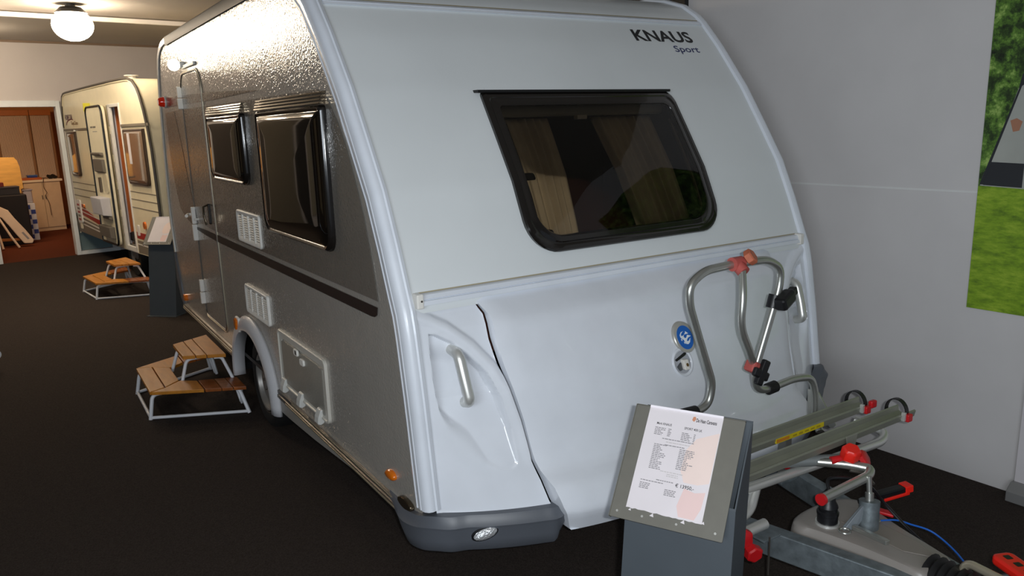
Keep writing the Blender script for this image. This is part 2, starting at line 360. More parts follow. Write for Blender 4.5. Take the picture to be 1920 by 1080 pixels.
# -- flat vinyls on the near side
def sx(off): return lambda a,b,h:(XL-off-h,a,b)
def decal(pts,name,mt,off=.0032,label=None):
    m=MB(); m.prism(pts,0,.0008,sx(off)); return m.build(name,mt,van,label=label)
decal([(1.9,2.004),(.66,2.004),(.60,1.985),(.55,1.95),(.46,1.86),(.40,1.78),(.32,1.63),(.27,1.52),(.22,1.36),(.20,1.28),(.184,1.205),(3.0,1.20),(3.43,1.215),(3.55,1.33),(3.62,1.5),(3.66,1.64),(3.72,1.78),(3.86,2.008),(2.9,2.008)],'dark_field',M['side_dark'],label='dark grey sweep around the side windows')
decal([(4.22,2.118),(2.6,2.085),(2.0,2.062),(1.531,2.043),(2.0,2.040),(2.625,2.036),(4.24,2.047)],'upper_stripe',M['side_brown'])
decal([(4.239,2.00),(4.235,1.80),(4.238,1.636),(4.17,1.42),(4.069,1.265),(3.85,1.20),(3.579,1.165),(3.45,1.20),(3.5,1.30),(3.58,1.42),(3.64,1.55),(3.679,1.649),(3.74,1.80),(3.86,2.004)],'brown_curve',M['side_brown'],off=.0045)
decal([(.192,1.18),(.20,1.150),(.222,1.138),(.256,1.134),(2.831,1.132),(3.2,1.138),(3.5,1.15),(3.62,1.166),(3.2,1.178),(2.809,1.179)],'waist_stripe',M['side_black'],off=.0045)
# -- trims
def sweep(path,sect,name,mt,par=van,mir=False,**k):
    """path [(y,z)], outward normal to the front; sect [(x,n)]"""
    n=len(path); rings=[]
    for i,(y,z) in enumerate(path):
        a=path[max(i-1,0)]; b=path[min(i+1,n-1)]; ty,tz=b[0]-a[0],b[1]-a[1]; L=math.hypot(ty,tz); ny,nz=-tz/L,ty/L
        rings.append([((2*CX-x if mir else x),y+ny*q,z+nz*q) for x,q in sect])
    m=MB(); m.rings(rings,True,True); return m.build(name,mt,par,smooth=True,**k)
fpath=[((P(z) if z>=1.2 else low(-.03,z)),z) for z in [.487,.6,.7,.8,.9,1.0,1.1,1.15,1.2,1.235,1.27,1.31,1.35,1.39,1.43,1.48,1.52,1.57,1.617,1.66,1.7,1.75,1.795,1.85,1.9,1.95,1.992,2.05,2.1,2.16,2.214,2.26,2.3,2.33,2.352,2.37,2.387,2.41,2.43,2.45,2.465,2.48,2.495,2.505,2.515,2.52,2.5245]]
sec=[(-.058,-.088),(-.072,-.086),(-.076,-.07),(-.0725,-.064),(-.076,-.058),(-.077,-.036),(-.073,-.031),(-.077,-.026),(-.075,-.006),(-.066,.010),(-.052,.016),(-.040,.013),(-.034,.017),(-.022,.013),(-.018,.004),(-.018,-.02),(-.055,-.05)]
rearpath=RZ[:-3]
for mi in (False,True):
    sweep(fpath,sec,'edge_trim',M['trim'],mir=mi,label='white ribbed corner trim')
    sweep([(1.13,2.52),(1.4,2.527),(2.0,2.529),(3.0,2.529),(3.89,2.527)],[(-.064,-.05),(-.07,-.05),(-.072,.004),(-.066,.014),(-.04,.014),(-.03,.004),(-.055,-.01)],'roof_trim',M['rooftrim'],mir=mi)
    sweep(RZ[:-2],[(-.062,-.035),(-.070,-.033),(-.073,.0),(-.064,.014),(-.04,.018),(-.025,.006),(-.055,-.02)],'rear_trim',M['trimrear'],mir=mi)
# waist rail and top rail on the front
def frail(z0,z1,x0,x1,d,name,mt):
    m=MB(); n=24
    def ring(x): 
        zz=[z0,z0+(z1-z0)*.1,z0+(z1-z0)*.45,z0+(z1-z0)*.5,z0+(z1-z0)*.58,z0+(z1-z0)*.9,z1]; dd=[.002,d,d*1.1,d*.7,d,d*.8,.001]
        return [(x,P(z)-q,z) for z,q in zip(zz,dd)]+[(x,P(z1)+.01,z1),(x,P(z0)+.01,z0)]
    m.rings([ring(x0),ring(x1)]); return m.build(name,mt,van,smooth=True)
wrl=frail(1.214,1.258,.012,2*CX-.012,.02,'waist_rail',M['trim'])
for x in (-.012,2*CX-.012-.0):
    m=MB(); m.box(x-.001,P(1.235)-.030,1.208,x+.026,P(1.235)+.02,1.262); ec=m.build('end_cap',M['white'],wrl,bevel=.005)
m=MB(); m.tube([(.004,P(1.24)-.029,1.237),(.004,P(1.24)-.034,1.237)],.004); m.build('end_cap_screw',M['alud'],wrl)
frail(2.335,2.362,-.01,2*CX+.01,.012,'top_rail',M['trim'])
m=MB(); m.rings([[(x,P(z)-.004,z) for z in (2.3625,2.3665)]+[(x,P(2.3665)+.004,2.3665),(x,P(2.3625)+.004,2.3625)] for x in (-.01,2*CX+.01)]); m.build('rail_sealant',mat('sealant','a79c80',.6),van)
m=MB(); m.rings([[(x,P(z)-.0025,z) for z in (1.2585,1.262)]+[(x,P(1.262)+.004,1.262),(x,P(1.2585)+.004,1.2585)] for x in (.0,2*CX-.0)]); m.build('rail_sealant',mat('sealant_w','a79c80',.6),van)
# -- gas locker lid
SZ=[.38,.418,.481,.556,.628,.778,.885,.971,1.065,1.13,1.154,1.185,1.215]; SXX=[.385,.372,.348,.333,.312,.300,.282,.265,.254,.256,.257,.24,.222]
def seam(z): return float(np.interp(z,SZ,SXX))
zl=sorted(set([.38,.40,.43,.455,.47,.485,.50,.515,.535,.55,.565,.58,.595,.61,.63]+[.65+.03*i for i in range(15)]+[1.08,1.10,1.12,1.14,1.155,1.17,1.19,1.2,1.212]))
def covb(x,z):
    return cov(x,z)
rings=[]
for z in zl:
    x0,x1=seam(z)+.004,2*CX-seam(z)-.004; n=40
    xs=[x0+(x1-x0)*i/n for i in range(n+1)]
    row=[(x0+.0,low(x0,z)+.02,z)]+[(x,covb(x,z)+(.010 if i in (0,n) else 0),z) if i in(0,n) else (x,covb(x,z),z) for i,x in enumerate(xs)]+[(x1,low(x1,z)+.02,z)]
    rings.append(row)
m=MB(); m.rings(rings,False,False,closed=False)
lid=m.build('gas_locker_lid',M['gel'],van,smooth=True)
m=MB(); zb=.38; x0=seam(zb)+.004; m.grid(lambda s,t:(x0+(2*CX-2*x0)*s,covb(x0+(2*CX-2*x0)*s,zb)+.0+.10*t,zb+.012*t),30,2); m.build('lid_lip',M['gel'],lid)
# -- corner panels with the sculpted grip recess (a height field over x and z)
REC=[(.017,1.121),(.013,1.055),(.011,.922),(.018,.836),(.036,.766),(.078,.685),(.142,.62),(.234,.60),(.262,.625),(.258,.758),(.243,.864),(.212,.953),(.158,1.026),(.104,1.080),(.05,1.113)]
ARC=[(-.02,1.206),(.04,1.18),(.099,1.146),(.185,1.069),(.248,.985),(.288,.895),(.312,.768),(.33,.62),(.37,.52),(.40,.3),(-.1,.3),(-.1,1.206)]
def sdf(px,pz,poly):
    p=np.array(poly); q=np.roll(p,-1,0); X=np.array([px,pz]); e=q-p; w_=X-p
    t=np.clip((w_*e).sum(1)/((e*e).sum(1)+1e-12),0,1); d=np.sqrt(((w_-e*t[:,None])**2).sum(1)).min()
    c=((p[:,1]>pz)!=(q[:,1]>pz))&(px<(q[:,0]-p[:,0])*(pz-p[:,1])/(q[:,1]-p[:,1]+1e-12)+p[:,0])
    return d if c.sum()%2 else -d
def sst(a,b,x): t=min(1,max(0,(x-a)/(b-a))); return t*t*(3-2*t)
def corner_y(x,z):
    d=sdf(x,z,REC); fade=min(1,max(0,(z-.60)/(.865-.60)))
    wd=.013+.09*sst(.87,.70,z)*sst(.20,.08,x)
    up=sst(0,wd,d)*(.058*fade-.012*sst(.90,.868,z)*fade)
    facet=-.030*sst(.0,.010,d)*sst(1.0,1.075,z+.25*(x-.05)); lowf=0
    a=sdf(x,z,ARC); ridge=-.010*math.exp(-((a-.022)/.02)**2)*sst(.56,.7,z); outer=.012*sst(.006,-.008,a)*sst(.5,.62,z)*(1-sst(1.17,1.21,z))
    return low(x,z)+.004+up+facet+lowf+ridge+outer
def RISE(x): return .13*max(0,min(1,1-x/.35))**1.5
NXc,NZc=88,190
for mi in (False,True):
    m=MB(); vs=[]; fs=[]
    for j in range(NZc+1):
        z=.462+(1.214-.462)*j/NZc; x1=seam(z)-.003
        for i in range(NXc+1):
            x=-.03+(x1+.03)*i/NXc; y=corner_y(x,z); z=.462+(1.214-.462)*j/NZc
            if mi: z0_=.462+RISE(x); z=z0_+(1.214-z0_)*j/NZc; y=corner_y(x,z)
            if i==NXc: y+=.012
            vs.append((2*CX-x if mi else x,y,z))
    W_=NXc+1
    fs=[(j*W_+i,j*W_+i+1,(j+1)*W_+i+1,(j+1)*W_+i) for j in range(NZc) for i in range(NXc)]
    m.add(vs,fs); cp=m.build('corner_panel',M['gel'],van,smooth=True,label='white moulded corner with grab handle recess')
    f=(lambda x:2*CX-x) if mi else (lambda x:x)
    g=MB(); pts=[(.108,low(.108,1.040)+.055,1.046),(.110,low(.11,1.035)-.012,1.036),(.113,low(.113,.95)-.016,.95),(.119,low(.118,.87)-.016,.868),(.120,low(.12,.86)+.03,.856)]
    g.tube([(f(a),b,c) for a,b,c in bend_path(pts,.025)],.0205,14); g.build('grab_handle',M['tubew'],cp,smooth=True)
# -- bumper corners
def bump_prof(x,k):   # k 0 top..1 bottom
    return None
for mi in (False,True):
    plan=[(-.062,.20),(-.075,.10),(-.082,.0),(-.078,-.09),(-.055,-.155),(-.01,-.205)]+[(x,low(x,.46)-.022) for x in (.05,.10,.15,.2,.25,.3,.35)]+[(.40,low(.4,.46)+.01)]
    plan=[(p.x,p.y) for p in smooth_path([(a,b,0) for a,b in plan],4)]
    n=len(plan); rings=[]
    for i,(x,y) in enumerate(plan):
        a=plan[max(i-1,0)]; b=plan[min(i+1,n-1)]; tx,ty=b[0]-a[0],b[1]-a[1]; L=math.hypot(tx,ty); nx,ny=-ty/L*-1,tx/L*-1
        nx,ny=ty/L,-tx/L          # outward
        if nx*(x-CX)+ny*(y-2)<0: nx,ny=-nx,-ny
        s=i/(n-1); e=sst(0,.16,s); e2=1-sst(.9,1,s)*.5
        zt=.43+.043*sst(.1,.35,s)+(RISE(max(x,0)) if mi else 0); zb=zt-(.045+.105*e)*e2
        sec2=[(-.045,zt),(.0,zt),(.008,zt-.02*e2),(.022*e,zt-.036*e2),(.016*e,zt-.05*e2),(.012*e,zt-.09*e*e2),(-.004,zb+.012),(-.02,zb),(-.06,zb)]
        rings.append([((2*CX-(x+nx*q)) if mi else x+nx*q,y+ny*q,z) for q,z in sec2])
    m=MB(); m.rings(rings); bp_=m.build('bumper_corner',M['bumper'],van,smooth=True,label='dark grey bumper corner with clear marker lamp')
    f=(lambda x:2*CX-x) if mi else (lambda x:x)
    T=Matrix.Translation((f(.098),low(.098,.46)-.034,.408))@Matrix.Rotation(math.radians(24 if mi else -24),4,'Z')@Matrix.Rotation(math.radians(17 if mi else -17),4,'Y')
    q=pillow(ellipse(0,0,.052,.026,28),[(0,-.012),(0,.006),(.004,.010)],lambda a,b,h:T@Vector((a,-h,b))); q.build('lamp_bezel',M['blackplastic'],bp_,smooth=True)
    q=pillow(ellipse(0,0,.045,.021,28),[(0,.009),(.002,.014),(.01,.019),(.018,.0205)],lambda a,b,h:T@Vector((a,-h,b))); q.build('marker_lamp',M['clear'],bp_,smooth=True)
# -- rear bumper corner
m=MB(); m.prism([(4.60,.85),(4.63,.62),(4.53,.45),(4.42,.40),(4.42,.46),(4.46,.6)],XL-.012,XL+.3,lambda a,b,h:(h,a,b)); m.build('rear_bumper_corner',M['bumper'],van,bevel=.01)
# -- front window
def fwf(a,b,h): return (a,P(b)-h,b)
ow=rrect(.524,1.334,1.604,1.976,(.13,.13,.05,.02),8)
def dens(pts,st=.03):
    out=[]
    for i,p in enumerate(pts):
        q=pts[(i+1)%len(pts)]; L=math.hypot(q[0]-p[0],q[1]-p[1]); n=max(1,int(L/st))
        out+=[(p[0]+(q[0]-p[0])*k/n,p[1]+(q[1]-p[1])*k/n) for k in range(n)]
    return out
ow=dens(ow)
fwin=pillow(ow,[(0,-.004),(0,.016),(.006,.024),(.022,.026),(.026,.022),(.034,.022),(.040,.027),(.058,.027),(.062,.02),(.062,.0)],fwf,cap=False).build('front_window_frame',M['frame'],van,smooth=True)
ca,cb=1.064,1.655
def inset(pts,i):
    a=[p[0] for p in pts]; b=[p[1] for p in pts]; A=(min(a)+max(a))/2;B=(min(b)+max(b))/2;ha=(max(a)-min(a))/2;hb=(max(b)-min(b))/2
    return [(A+(x-A)*(ha-i)/ha,B+(y-B)*(hb-i)/hb) for x,y in pts]
m=MB(); n=20
iw=inset(ow,.05)
m.rings([[fwf(1.064+(x-1.064)*k,1.655+(y-1.655)*k,.025+.004*(1-k)) for x,y in iw] for k in (1,.9,.7,.45,.2,.02)],False,True)
m.build('window_pane',M['glass'],van,smooth=True,label='smoked acrylic front pane',recalc=True)
m=MB(); m.box(.50,P(1.978)-.033,1.972,1.588,P(1.978)+.01,1.984); m.build('window_hinge_rail',M['black'],van,bevel=.002)
# interior box
m=MB(); zz=[1.0,1.2,1.43,1.7,1.992,2.15]
for x in (.30,1.83):
    m.prism([(P(z)+.02,z) for z in zz]+[(1.15,2.15),(1.15,1.0)],x-.006,x+.006,lambda a,b,h:(h,a,b))
m.box(.30,P(1.0)+.05,.99,1.83,1.15,1.0); m.box(.30,P(2.15)+.03,2.15,1.83,1.15,2.16); m.box(.30,1.15,1.0,1.83,1.16,2.15)
m.build('interior_lining',M['inner'],van,label='dark brown interior')
m=MB(); m.box(.58,P(1.90)+.028,1.868,1.55,P(1.90)+.075,1.925); o=m.build('blind_cassette',M['blind'],van,bevel=.012)
m=MB(); m.box(1.00,P(1.87)+.015,1.853,1.055,P(1.87)+.045,1.872); m.build('blind_catch',M['white'],o,bevel=.003)
for x,y0 in ((.60,0),(1.535,0)):
    m=MB(); m.tube([(x,P(z)+.012,z) for z in (1.40,1.55,1.7,1.84)],.009); m.build('window_stay',M['alud'],van,smooth=True)
for x,z in ((.63,1.405),(1.48,1.415),(.615,1.63)):
    m=MB(); m.prism(rrect(x-.03,z-.014,x+.03,z+.014,.010),0.0,.02,lambda a,b,h:(a,P(b)+h+.0,b)); m.build('window_latch',M['blackplastic'],van)
def curtain(x0t,x1t,x0b,x1b,label,ph):
    m=MB()
    def fn(s,t):
        z=1.862-.50*t; xa=x0t+(x0b-x0t)*t**1.3; xb=x1t+(x1b-x1t)*t**1.3
        x=xa+(xb-xa)*s; wv=.024*math.sin(s*2*PI*7+ph+.5*math.sin(t*3))*(.6+.4*math.sin(s*9+2))
        return (x,P(z)+.095+wv,z)
    m.grid(fn,90,24); m.build('curtain',M['curtain'],smooth=True,label=label,cat='curtain',group='curtains behind the front window',recalc=False,solid=.0015)
curtain(.60,.885,.60,.85,'beige pleated curtain at the left end of the front window',0)
curtain(1.145,1.50,1.20,1.52,'beige pleated curtain covering the right half of the front window',1.4)
# -- lettering helper
def text_mb(body,fn,size=1.0,bold=0.0,shear=0,align='LEFT',space=1.0):
    c=bpy.data.curves.new('t','FONT'); c.body=body; c.size=size; c.offset=bold; c.shear=shear; c.resolution_u=3; c.space_character=space; c.align_x=align
    o=bpy.data.objects.new('t',c); COL.objects.link(o); dg=bpy.context.evaluated_depsgraph_get(); me=bpy.data.meshes.new_from_object(o.evaluated_get(dg))
    v=[tuple(q.co) for q in me.vertices]; f=[tuple(p.vertices) for p in me.polygons]; bpy.data.objects.remove(o,do_unlink=True)
    return v,f
def text_obj(body,name,mt,parent,box,fn,bold=0.0,shear=0,h=.0006,label=None,world=True,solid=True):
    """box (a0,b0,a1,b1) in the target plane; fn(a,b,h)->xyz"""
    v,f=text_mb(body,None,1.0,bold,shear)
    xs=[q[0] for q in v]; ys=[q[1] for q in v]; X0,X1,Y0,Y1=min(xs),max(xs),min(ys),max(ys)
    a0,b0,a1,b1=box; m=MB(); m.add([fn(a0+(q[0]-X0)/(X1-X0)*(a1-a0),b0+(q[1]-Y0)/(Y1-Y0)*(b1-b0),h) for q in v],f)
    return m.build(name,mt,parent,recalc=False,label=label,world=world)
text_obj('KNAUS','lettering',M['ink'],van,(1.578,2.231,1.985,2.293),lambda a,b,h:(a,P(b)-.0015,b),bold=.028,label='black KNAUS lettering')
text_obj('Sport','lettering',M['inkblue'],van,(1.808,2.168,1.985,2.212),lambda a,b,h:(a,P(b)-.0015,b),bold=.012,label='navy Sport lettering')
# -- badge and coupling-lock bowl on the lid
def lidf(x0,z0):
    e=.02; y0=covb(x0,z0); dx=(covb(x0+e,z0)-covb(x0-e,z0))/(2*e); dz=(covb(x0,z0+e)-covb(x0,z0-e))/(2*e)
    return lambda a,b,h:(x0+a,y0+dx*a+dz*b-h,z0+b)
F=lidf(1.112,.950)
bd=pillow(ellipse(0,0,.058,.060,36),[(0,-.002),(0,.012),(.003,.015)],F).build('badge',mat('badge_ring','b5b3ac',.35,.3),lid,smooth=True)
pillow(ellipse(0,0,.043,.046,36),[(0,.0145),(0,.0165)],F).build('badge_disc',M['blue'],lid,label='blue disc with white bird emblem')
E1=[(350,238),(300,245),(262,285),(262,325),(285,350),(310,370),(322,400),(335,440),(375,450),(415,425),(445,362),(405,398),(372,405),(365,385),(400,352),(470,332),(405,305),(372,345),(345,350),(325,322),(345,290),(432,288),(388,244),(372,272),(335,300),(298,308),(282,290),(310,255)]
mk=lambda pts:[((x-355)/150*.043,-(y-338)/190*.046) for x,y in pts]
m=MB(); m.prism(mk(E1),.0166,.0174,F); m.prism(mk([(262,348),(280,350),(285,375),(268,380)]),.0166,.0174,F); m.prism(mk([(300,400),(318,402),(326,430),(308,432)]),.0166,.0174,F)
m.build('badge_birds',mat('badge_white','e9eef2',.4),lid)
G=lidf(1.073,.856)
m=pillow(ellipse(0,0,.055,.056,36),[(0,-.001),(.0,.004),(.004,.006),(.010,.004),(.012,.0015)],G,cap=False); m.build('lock_bowl_rim',M['gel'],lid,smooth=True)
pillow(ellipse(0,0,.043,.044,36),[(0,.0012),(.0,.0022)],G).build('lock_bowl',mat('bowl_grey','a8abb2',.3,coat=.5),lid)
m=MB(); m.prism([(-.040,.016),(-.036,.010),(.02,.026),(.026,.034),(.018,.036)],.002,.007,G); m.build('lock_slot',M['black'],lid)
m=MB(); m.prism(rrect(-.012,-.026,.016,.014,.005),.002,.022,G); m.build('lock_barrel',M['white'],lid,bevel=.003)
m=MB(); m.prism(ellipse(.004,-.006,.006,.007,14),.022,.0245,G); m.build('lock_core',mat('brass','8a6d45',.3,.9),lid)
m=MB(); m.prism([(-.038,-.012),(-.016,.002),(-.016,-.024),(-.030,-.028)],.002,.010,G); m.build('lock_shadow_patch',M['blackline'],lid)  # dark patch standing in for the shadow beside the lock barrel
# -- side door
S=lambda a,b,h:(XL-h,a,b)
dr=pillow(rrect(2.872,.525,3.50,2.232,(.05,.05,.12,.12)),[(0,0),(0,.0028),(.001,.003)],S).build('door',M['side'],van,label='narrow entrance door')
m=MB(); o1=rrect(2.862,.512,3.512,2.244,(.06,.06,.13,.13)); m.tube([S(a,b,.004) for a,b in o1+[o1[0]]],.0045,6); m.build('door_seal',M['alud'],dr,smooth=True)
m=MB(); o1=rrect(2.845,.50,3.52,2.252,(.065,.065,.135,.135)); k0=0; m.tube([S(a,b,.002) for a,b in o1+[o1[0]]],.0045,6); m.build('door_frame',M['alu'],van,smooth=True)
for z0,z1 in ((2.01,2.165),(1.07,1.315),(.595,.775)):
    m=MB(); zm=(z0+z1)/2; m.box(XL-.034,3.495,z0,XL-.0,3.525,zm-.004); m.box(XL-.030,3.50,zm,XL,3.53,z1); m.build('door_hinge',M['white'],dr,bevel=.004)
m=MB(); m.tube([S(3.66,1.247,.0),S(3.66,1.247,.03),S(3.60,1.245,.05)],.012,10); m.tube([S(3.40,1.235,0),S(3.40,1.235,.035)],.008,8); m.build('door_retainer',M['white'],van,smooth=True)
m=MB(); m.prism(rrect(2.99,1.235,3.03,1.375,.012),0.003,.012,S); m.build('handle_plate',M['blackplastic'],dr,bevel=.003)
m=MB(); m.tube([S(3.015,1.365,.01),S(3.01,1.355,.04),S(3.0,1.30,.045),S(2.995,1.235,.035)],.007,8); m.build('door_handle',M['chrome'],dr,smooth=True)
# porch lamp
m=MB(); m.prism(rrect(2.95,2.272,3.34,2.296,.01),0,.014,S); pl=m.build('porch_lamp_base',M['white'],van,bevel=.004)
m=MB(); m.prism(rrect(3.30,2.28,3.40,2.32,.01),0,.03,S); m.build('porch_lamp_mount',M['white'],van,bevel=.004)
q=MB(); q.add(*[(lambda V,F:(V,F))([ (XL-.06+.04*math.sin(a)*math.cos(b),3.35+.04*math.sin(a)*math.sin(b),2.300+.04*math.cos(a)) for a in [PI*k/10 for k in range(11)] for b in [2*PI*j/16 for j in range(16)]],[(k*16+j,k*16+(j+1)%16,(k+1)*16+(j+1)%16,(k+1)*16+j) for k in range(10) for j in range(16)])][0]); q.build('porch_lamp',M['porch'],van,smooth=True)
# -- side windows
def side_window(y0,z0,y1,z1,name,lab):
    o=rrect(y0,z0,y1,z1-.055,(.07,.07,.02,.02),8)
    fr=pillow(o,[(0,-.001),(0,.016),(.004,.028),(.012,.034),(.02,.030),(.024,.027)],S,cap=False).build('side_window_frame',M['frame'],van,smooth=True,label=lab)
    oi=inset(o,.022)
    m=MB(); ay=(y0+y1)/2; az=(z0+z1-.055)/2
    m.rings([[S(ay+(a-ay)*k,az+(b-az)*k,h) for a,b in oi] for k,h in ((1,.026),(.985,.031),(.96,.036),(.90,.041),(.80,.043),(.6,.0445),(.3,.045),(.02,.045))],False,True)
    m.build('side_window_pane',M['dglass'],fr,smooth=True)
    m=MB(); i=0
    for k in range(4):
        zt=z1-.0135*k; m.prism([(0,zt),(.018+.004*k,zt-.002),(.022+.004*k,zt-.010),(0,zt-.012)],y0-.004,y1+.004,lambda a,b,h:(XL-a,h,b))
    m.build('window_hood',M['chrome'],fr,bevel=.001,label='ribbed metal rail above the side window')
side_window(.585,1.338,1.55,1.995,'w','large side window nearest the front')
side_window(1.845,1.553,2.68,1.995,'w','small side window beside the door')
# -- vents
def vent(y0,z0,y1,z1):
    o=rrect(y0,z0,y1,z1,.02)
    fr=pillow(o,[(0,0),(0,.010),(.004,.014),(.012,.014),(.024,.006),(.024,0.001)],S,cap=False).build('vent_frame',M['white'],van,smooth=True,label='white louvred vent')
    m=MB(); m.prism(inset(o,.02),.0005,.002,S); m.build('vent_backing',mat('vent_backing_grey','56524a',.7),fr)
    n=10; hh=(z1-z0-.05)/n
    for k in range(n):
        zz_=z0+.025+hh*k; m=MB(); m.prism([(.001,zz_+hh*.60),(.008,zz_+hh*.50),(.011,zz_+hh*.10),(.004,zz_+hh*.16)],y0+.024,y1-.024,lambda a,b,h:(XL-a,h,b)); m.build('slat',M['white'],fr)
    for k in range(1,4):
        yy=y0+(y1-y0)*k/4; m=MB(); m.box(XL-.0125,yy-.008,z0+.022,XL-.001,yy+.008,z1-.022); m.build('mullion',M['white'],fr)
vent(1.742,1.213,2.228,1.398); vent(1.73,.78,2.212,.956)
# -- service hatch
o=rrect(.848,.492,1.592,.807,.03)
ht=pillow(o,[(0,0),(0,.010),(.003,.014),(.010,.014),(.014,.008),(.045,.005),(.048,.001)],S,cap=False).build('hatch_frame',mat('hatch_frame_white','c4c0b6',.4),van,smooth=True,label='raised frame of the service hatch')
pillow(rrect(.912,.512,1.552,.748,.015),[(0,0),(0,.006),(.002,.007)],S).build('hatch_door',mat('hatch_door_grey','98948b',.4,.2,bump=.15,bscale=90),ht,smooth=True)
for (a,b) in ((1.28,.745),(1.19,.715)):
    m=MB(); m.prism(rrect(a-.03,b-.018,a+.03,b+.016,.012),.005,.017,S); m.build('hatch_latch',M['white'],ht,bevel=.003)
m=MB(); m.prism(rrect(1.262,.735,1.282,.757,.004),.017,.0178,S); m.build('latch_slot',M['black'],ht)
for a in (.985,1.265,1.545):
    m=MB(); m.prism([(0,.54),(.016,.535),(.030,.50),(.034,.47),(.02,.462),(0,.47)],a-.035,a+.02,lambda p,q,h:(XL-p,h,q)); m.build('hatch_hinge',M['trimrear'],ht,bevel=.004)
# -- bottom rails and skirt
def rail_y(y0,y1,par=van):
    m=MB(); m.prism([(0,.425),(.010,.422),(.012,.408),(.006,.404),(.014,.400),(.016,.385),(.008,.378),(0,.38)],y0,y1,lambda a,b,h:(XL-a,h,b)); return m.build('lower_rail',M['alud'],par)
rail_y(.095,1.80); rail_y(2.70,4.46)
for (a,b) in ((.10,.62),(.66,.86),(1.0,1.15),(1.22,1.42),(1.5,1.58)):
    pass
m=MB(); m.box(XL-.0185,.095,.385,XL-.016,1.55,.392); m.build('rail_insert',M['alu'],van,label='cream insert of the lower rail')
m=MB(); m.box(XL-.0125,.14,.414,XL-.011,1.45,.420); m.build('rail_insert',M['alu'],van)
m=MB(); m.box(XL-.0185,2.75,.385,XL-.016,4.44,.392); m.box(XL-.0125,2.75,.414,XL-.011,4.44,.420); m.build('rail_insert',M['alu'],van)
sk=mat('silver_skirt','a39f98',.4,.3)
m=MB(); m.prism([(.098,.40),(.30,.385),(.734,.355),(1.123,.325),(1.50,.305),(1.637,.300),(1.72,.30),(1.74,.40)],-.002,.012,lambda a,b,h:(XL-.001+h*1.0,a,b)); m.build('skirt',sk,van)
m=MB(); m.prism([(2.66,.40),(2.68,.345),(3.2,.352),(4.3,.38),(4.46,.40)],0,.012,lambda a,b,h:(XL+h,a,b)); m.build('skirt',sk,van)
# end clamp and marker lamps
m=MB(); m.prism(ellipse(.03,.447,.06,.022,16),0,.022,S); m.build('rail_end_cap',M['chrome'],van,bevel=.006)
pillow(ellipse(.17,.508,.045,.022,24,-.1),[(0,0),(0,.008),(.004,.014),(.012,.018)],S).build('side_marker',M['amber'],van,smooth=True)
pillow(ellipse(4.30,.50,.05,.03,20),[(0,0),(0,.02),(.006,.026)],S).build('side_marker',M['amber'],van,smooth=True)
q=pillow(ellipse(4.20,2.085,.05,.045,20),[(0,0),(0,.012)],S).build('red_marker_base',M['white'],van,smooth=True)
pillow(ellipse(4.20,2.085,.045,.04,20),[(0,.012),(.004,.04),(.015,.055)],S).build('red_marker',M['red'],van,smooth=True)
# -- wheel arch
def archring(ry,rz,x): return [(x,AY+ry*math.cos(t),AZ+rz*math.sin(t)) for t in [-.12*PI*0-.05+(PI+.1)*k/28 for k in range(29)]]
m=MB(); m.rings([archring(.50,.455,XL+.0),archring(.50,.455,XL-.012),archring(.49,.445,XL-.024),archring(.47,.425,XL-.036),archring(.435,.385,XL-.042),archring(.422,.37,XL-.036),archring(.418,.366,XL+.03)],False,False,closed=False)
wa=m.build('wheel_arch',mat('arch_plastic','c9c9cc',.35,coat=.2),van,smooth=True,solid=.004)
m=MB(); m.prism([(-.022,0),(-.03,.03),(0,.045),(.03,.03),(.022,0),(.008,-.03),(-.008,-.03)],.040,.054,lambda a,b,h:(XL-h,2.39+a,.665+b)); m.build('arch_marker',M['amber'],wa,bevel=.004)
m=MB(); m.prism(rrect(2.35,.62,2.43,.715,.015),.026,.041,S); m.build('arch_marker_base',M['white'],wa,bevel=.004)
m=MB(); m.grid(lambda s,t:(XL+.03+.34*t,AY+.45*math.cos(PI*s),AZ+.38*math.sin(PI*s)),24,1); m.box(XL+.36,AY-.45,.25,XL+.37,AY+.45,.69); m.build('wheel_housing',M['black'],van,recalc=False)
def wheel(xo,sgn):
    R_=.292; cy,cz=AY,FZ+R_
    def ring(r,x): return [(xo+sgn*x,cy+r*math.cos(2*PI*k/48),cz+r*math.sin(2*PI*k/48)) for k in range(48)]
    m=MB(); m.rings([ring(.185,.165),ring(.235,.175),ring(.27,.165),ring(.288,.145),ring(.292,.12),ring(.292,.05),ring(.288,.03),ring(.27,.008),ring(.235,.0),ring(.195,.006),ring(.182,.02)],False,False)
    w_=m.build('wheel',M['tyre'],van,smooth=True)
    m=MB(); m.rings([ring(.183,.012),ring(.180,.006),ring(.172,.010),ring(.165,.035),ring(.150,.045),ring(.135,.030),ring(.11,.022),ring(.08,.030),ring(.065,.05),ring(.05,.035),ring(.035,.02),ring(.028,.018)],False,True); m.build('rim',M['rim'],w_,smooth=True)
    for k in range(5):
        a=2*PI*k/5; m=MB(); m.tube([(xo+sgn*.012,cy+.052*math.cos(a),cz+.052*math.sin(a)),(xo+sgn*.05,cy+.052*math.cos(a),cz+.052*math.sin(a))],.009,6); m.build('wheel_bolt',M['alud'],w_)
wheel(XL+.035,1); wheel(XR-.035,-1)
m=MB(); m.tube([(XL+.2,AY,FZ+.292),(XR-.2,AY,FZ+.292)],0,sq=(.08,.08)); m.build('axle',M['galv'],van)
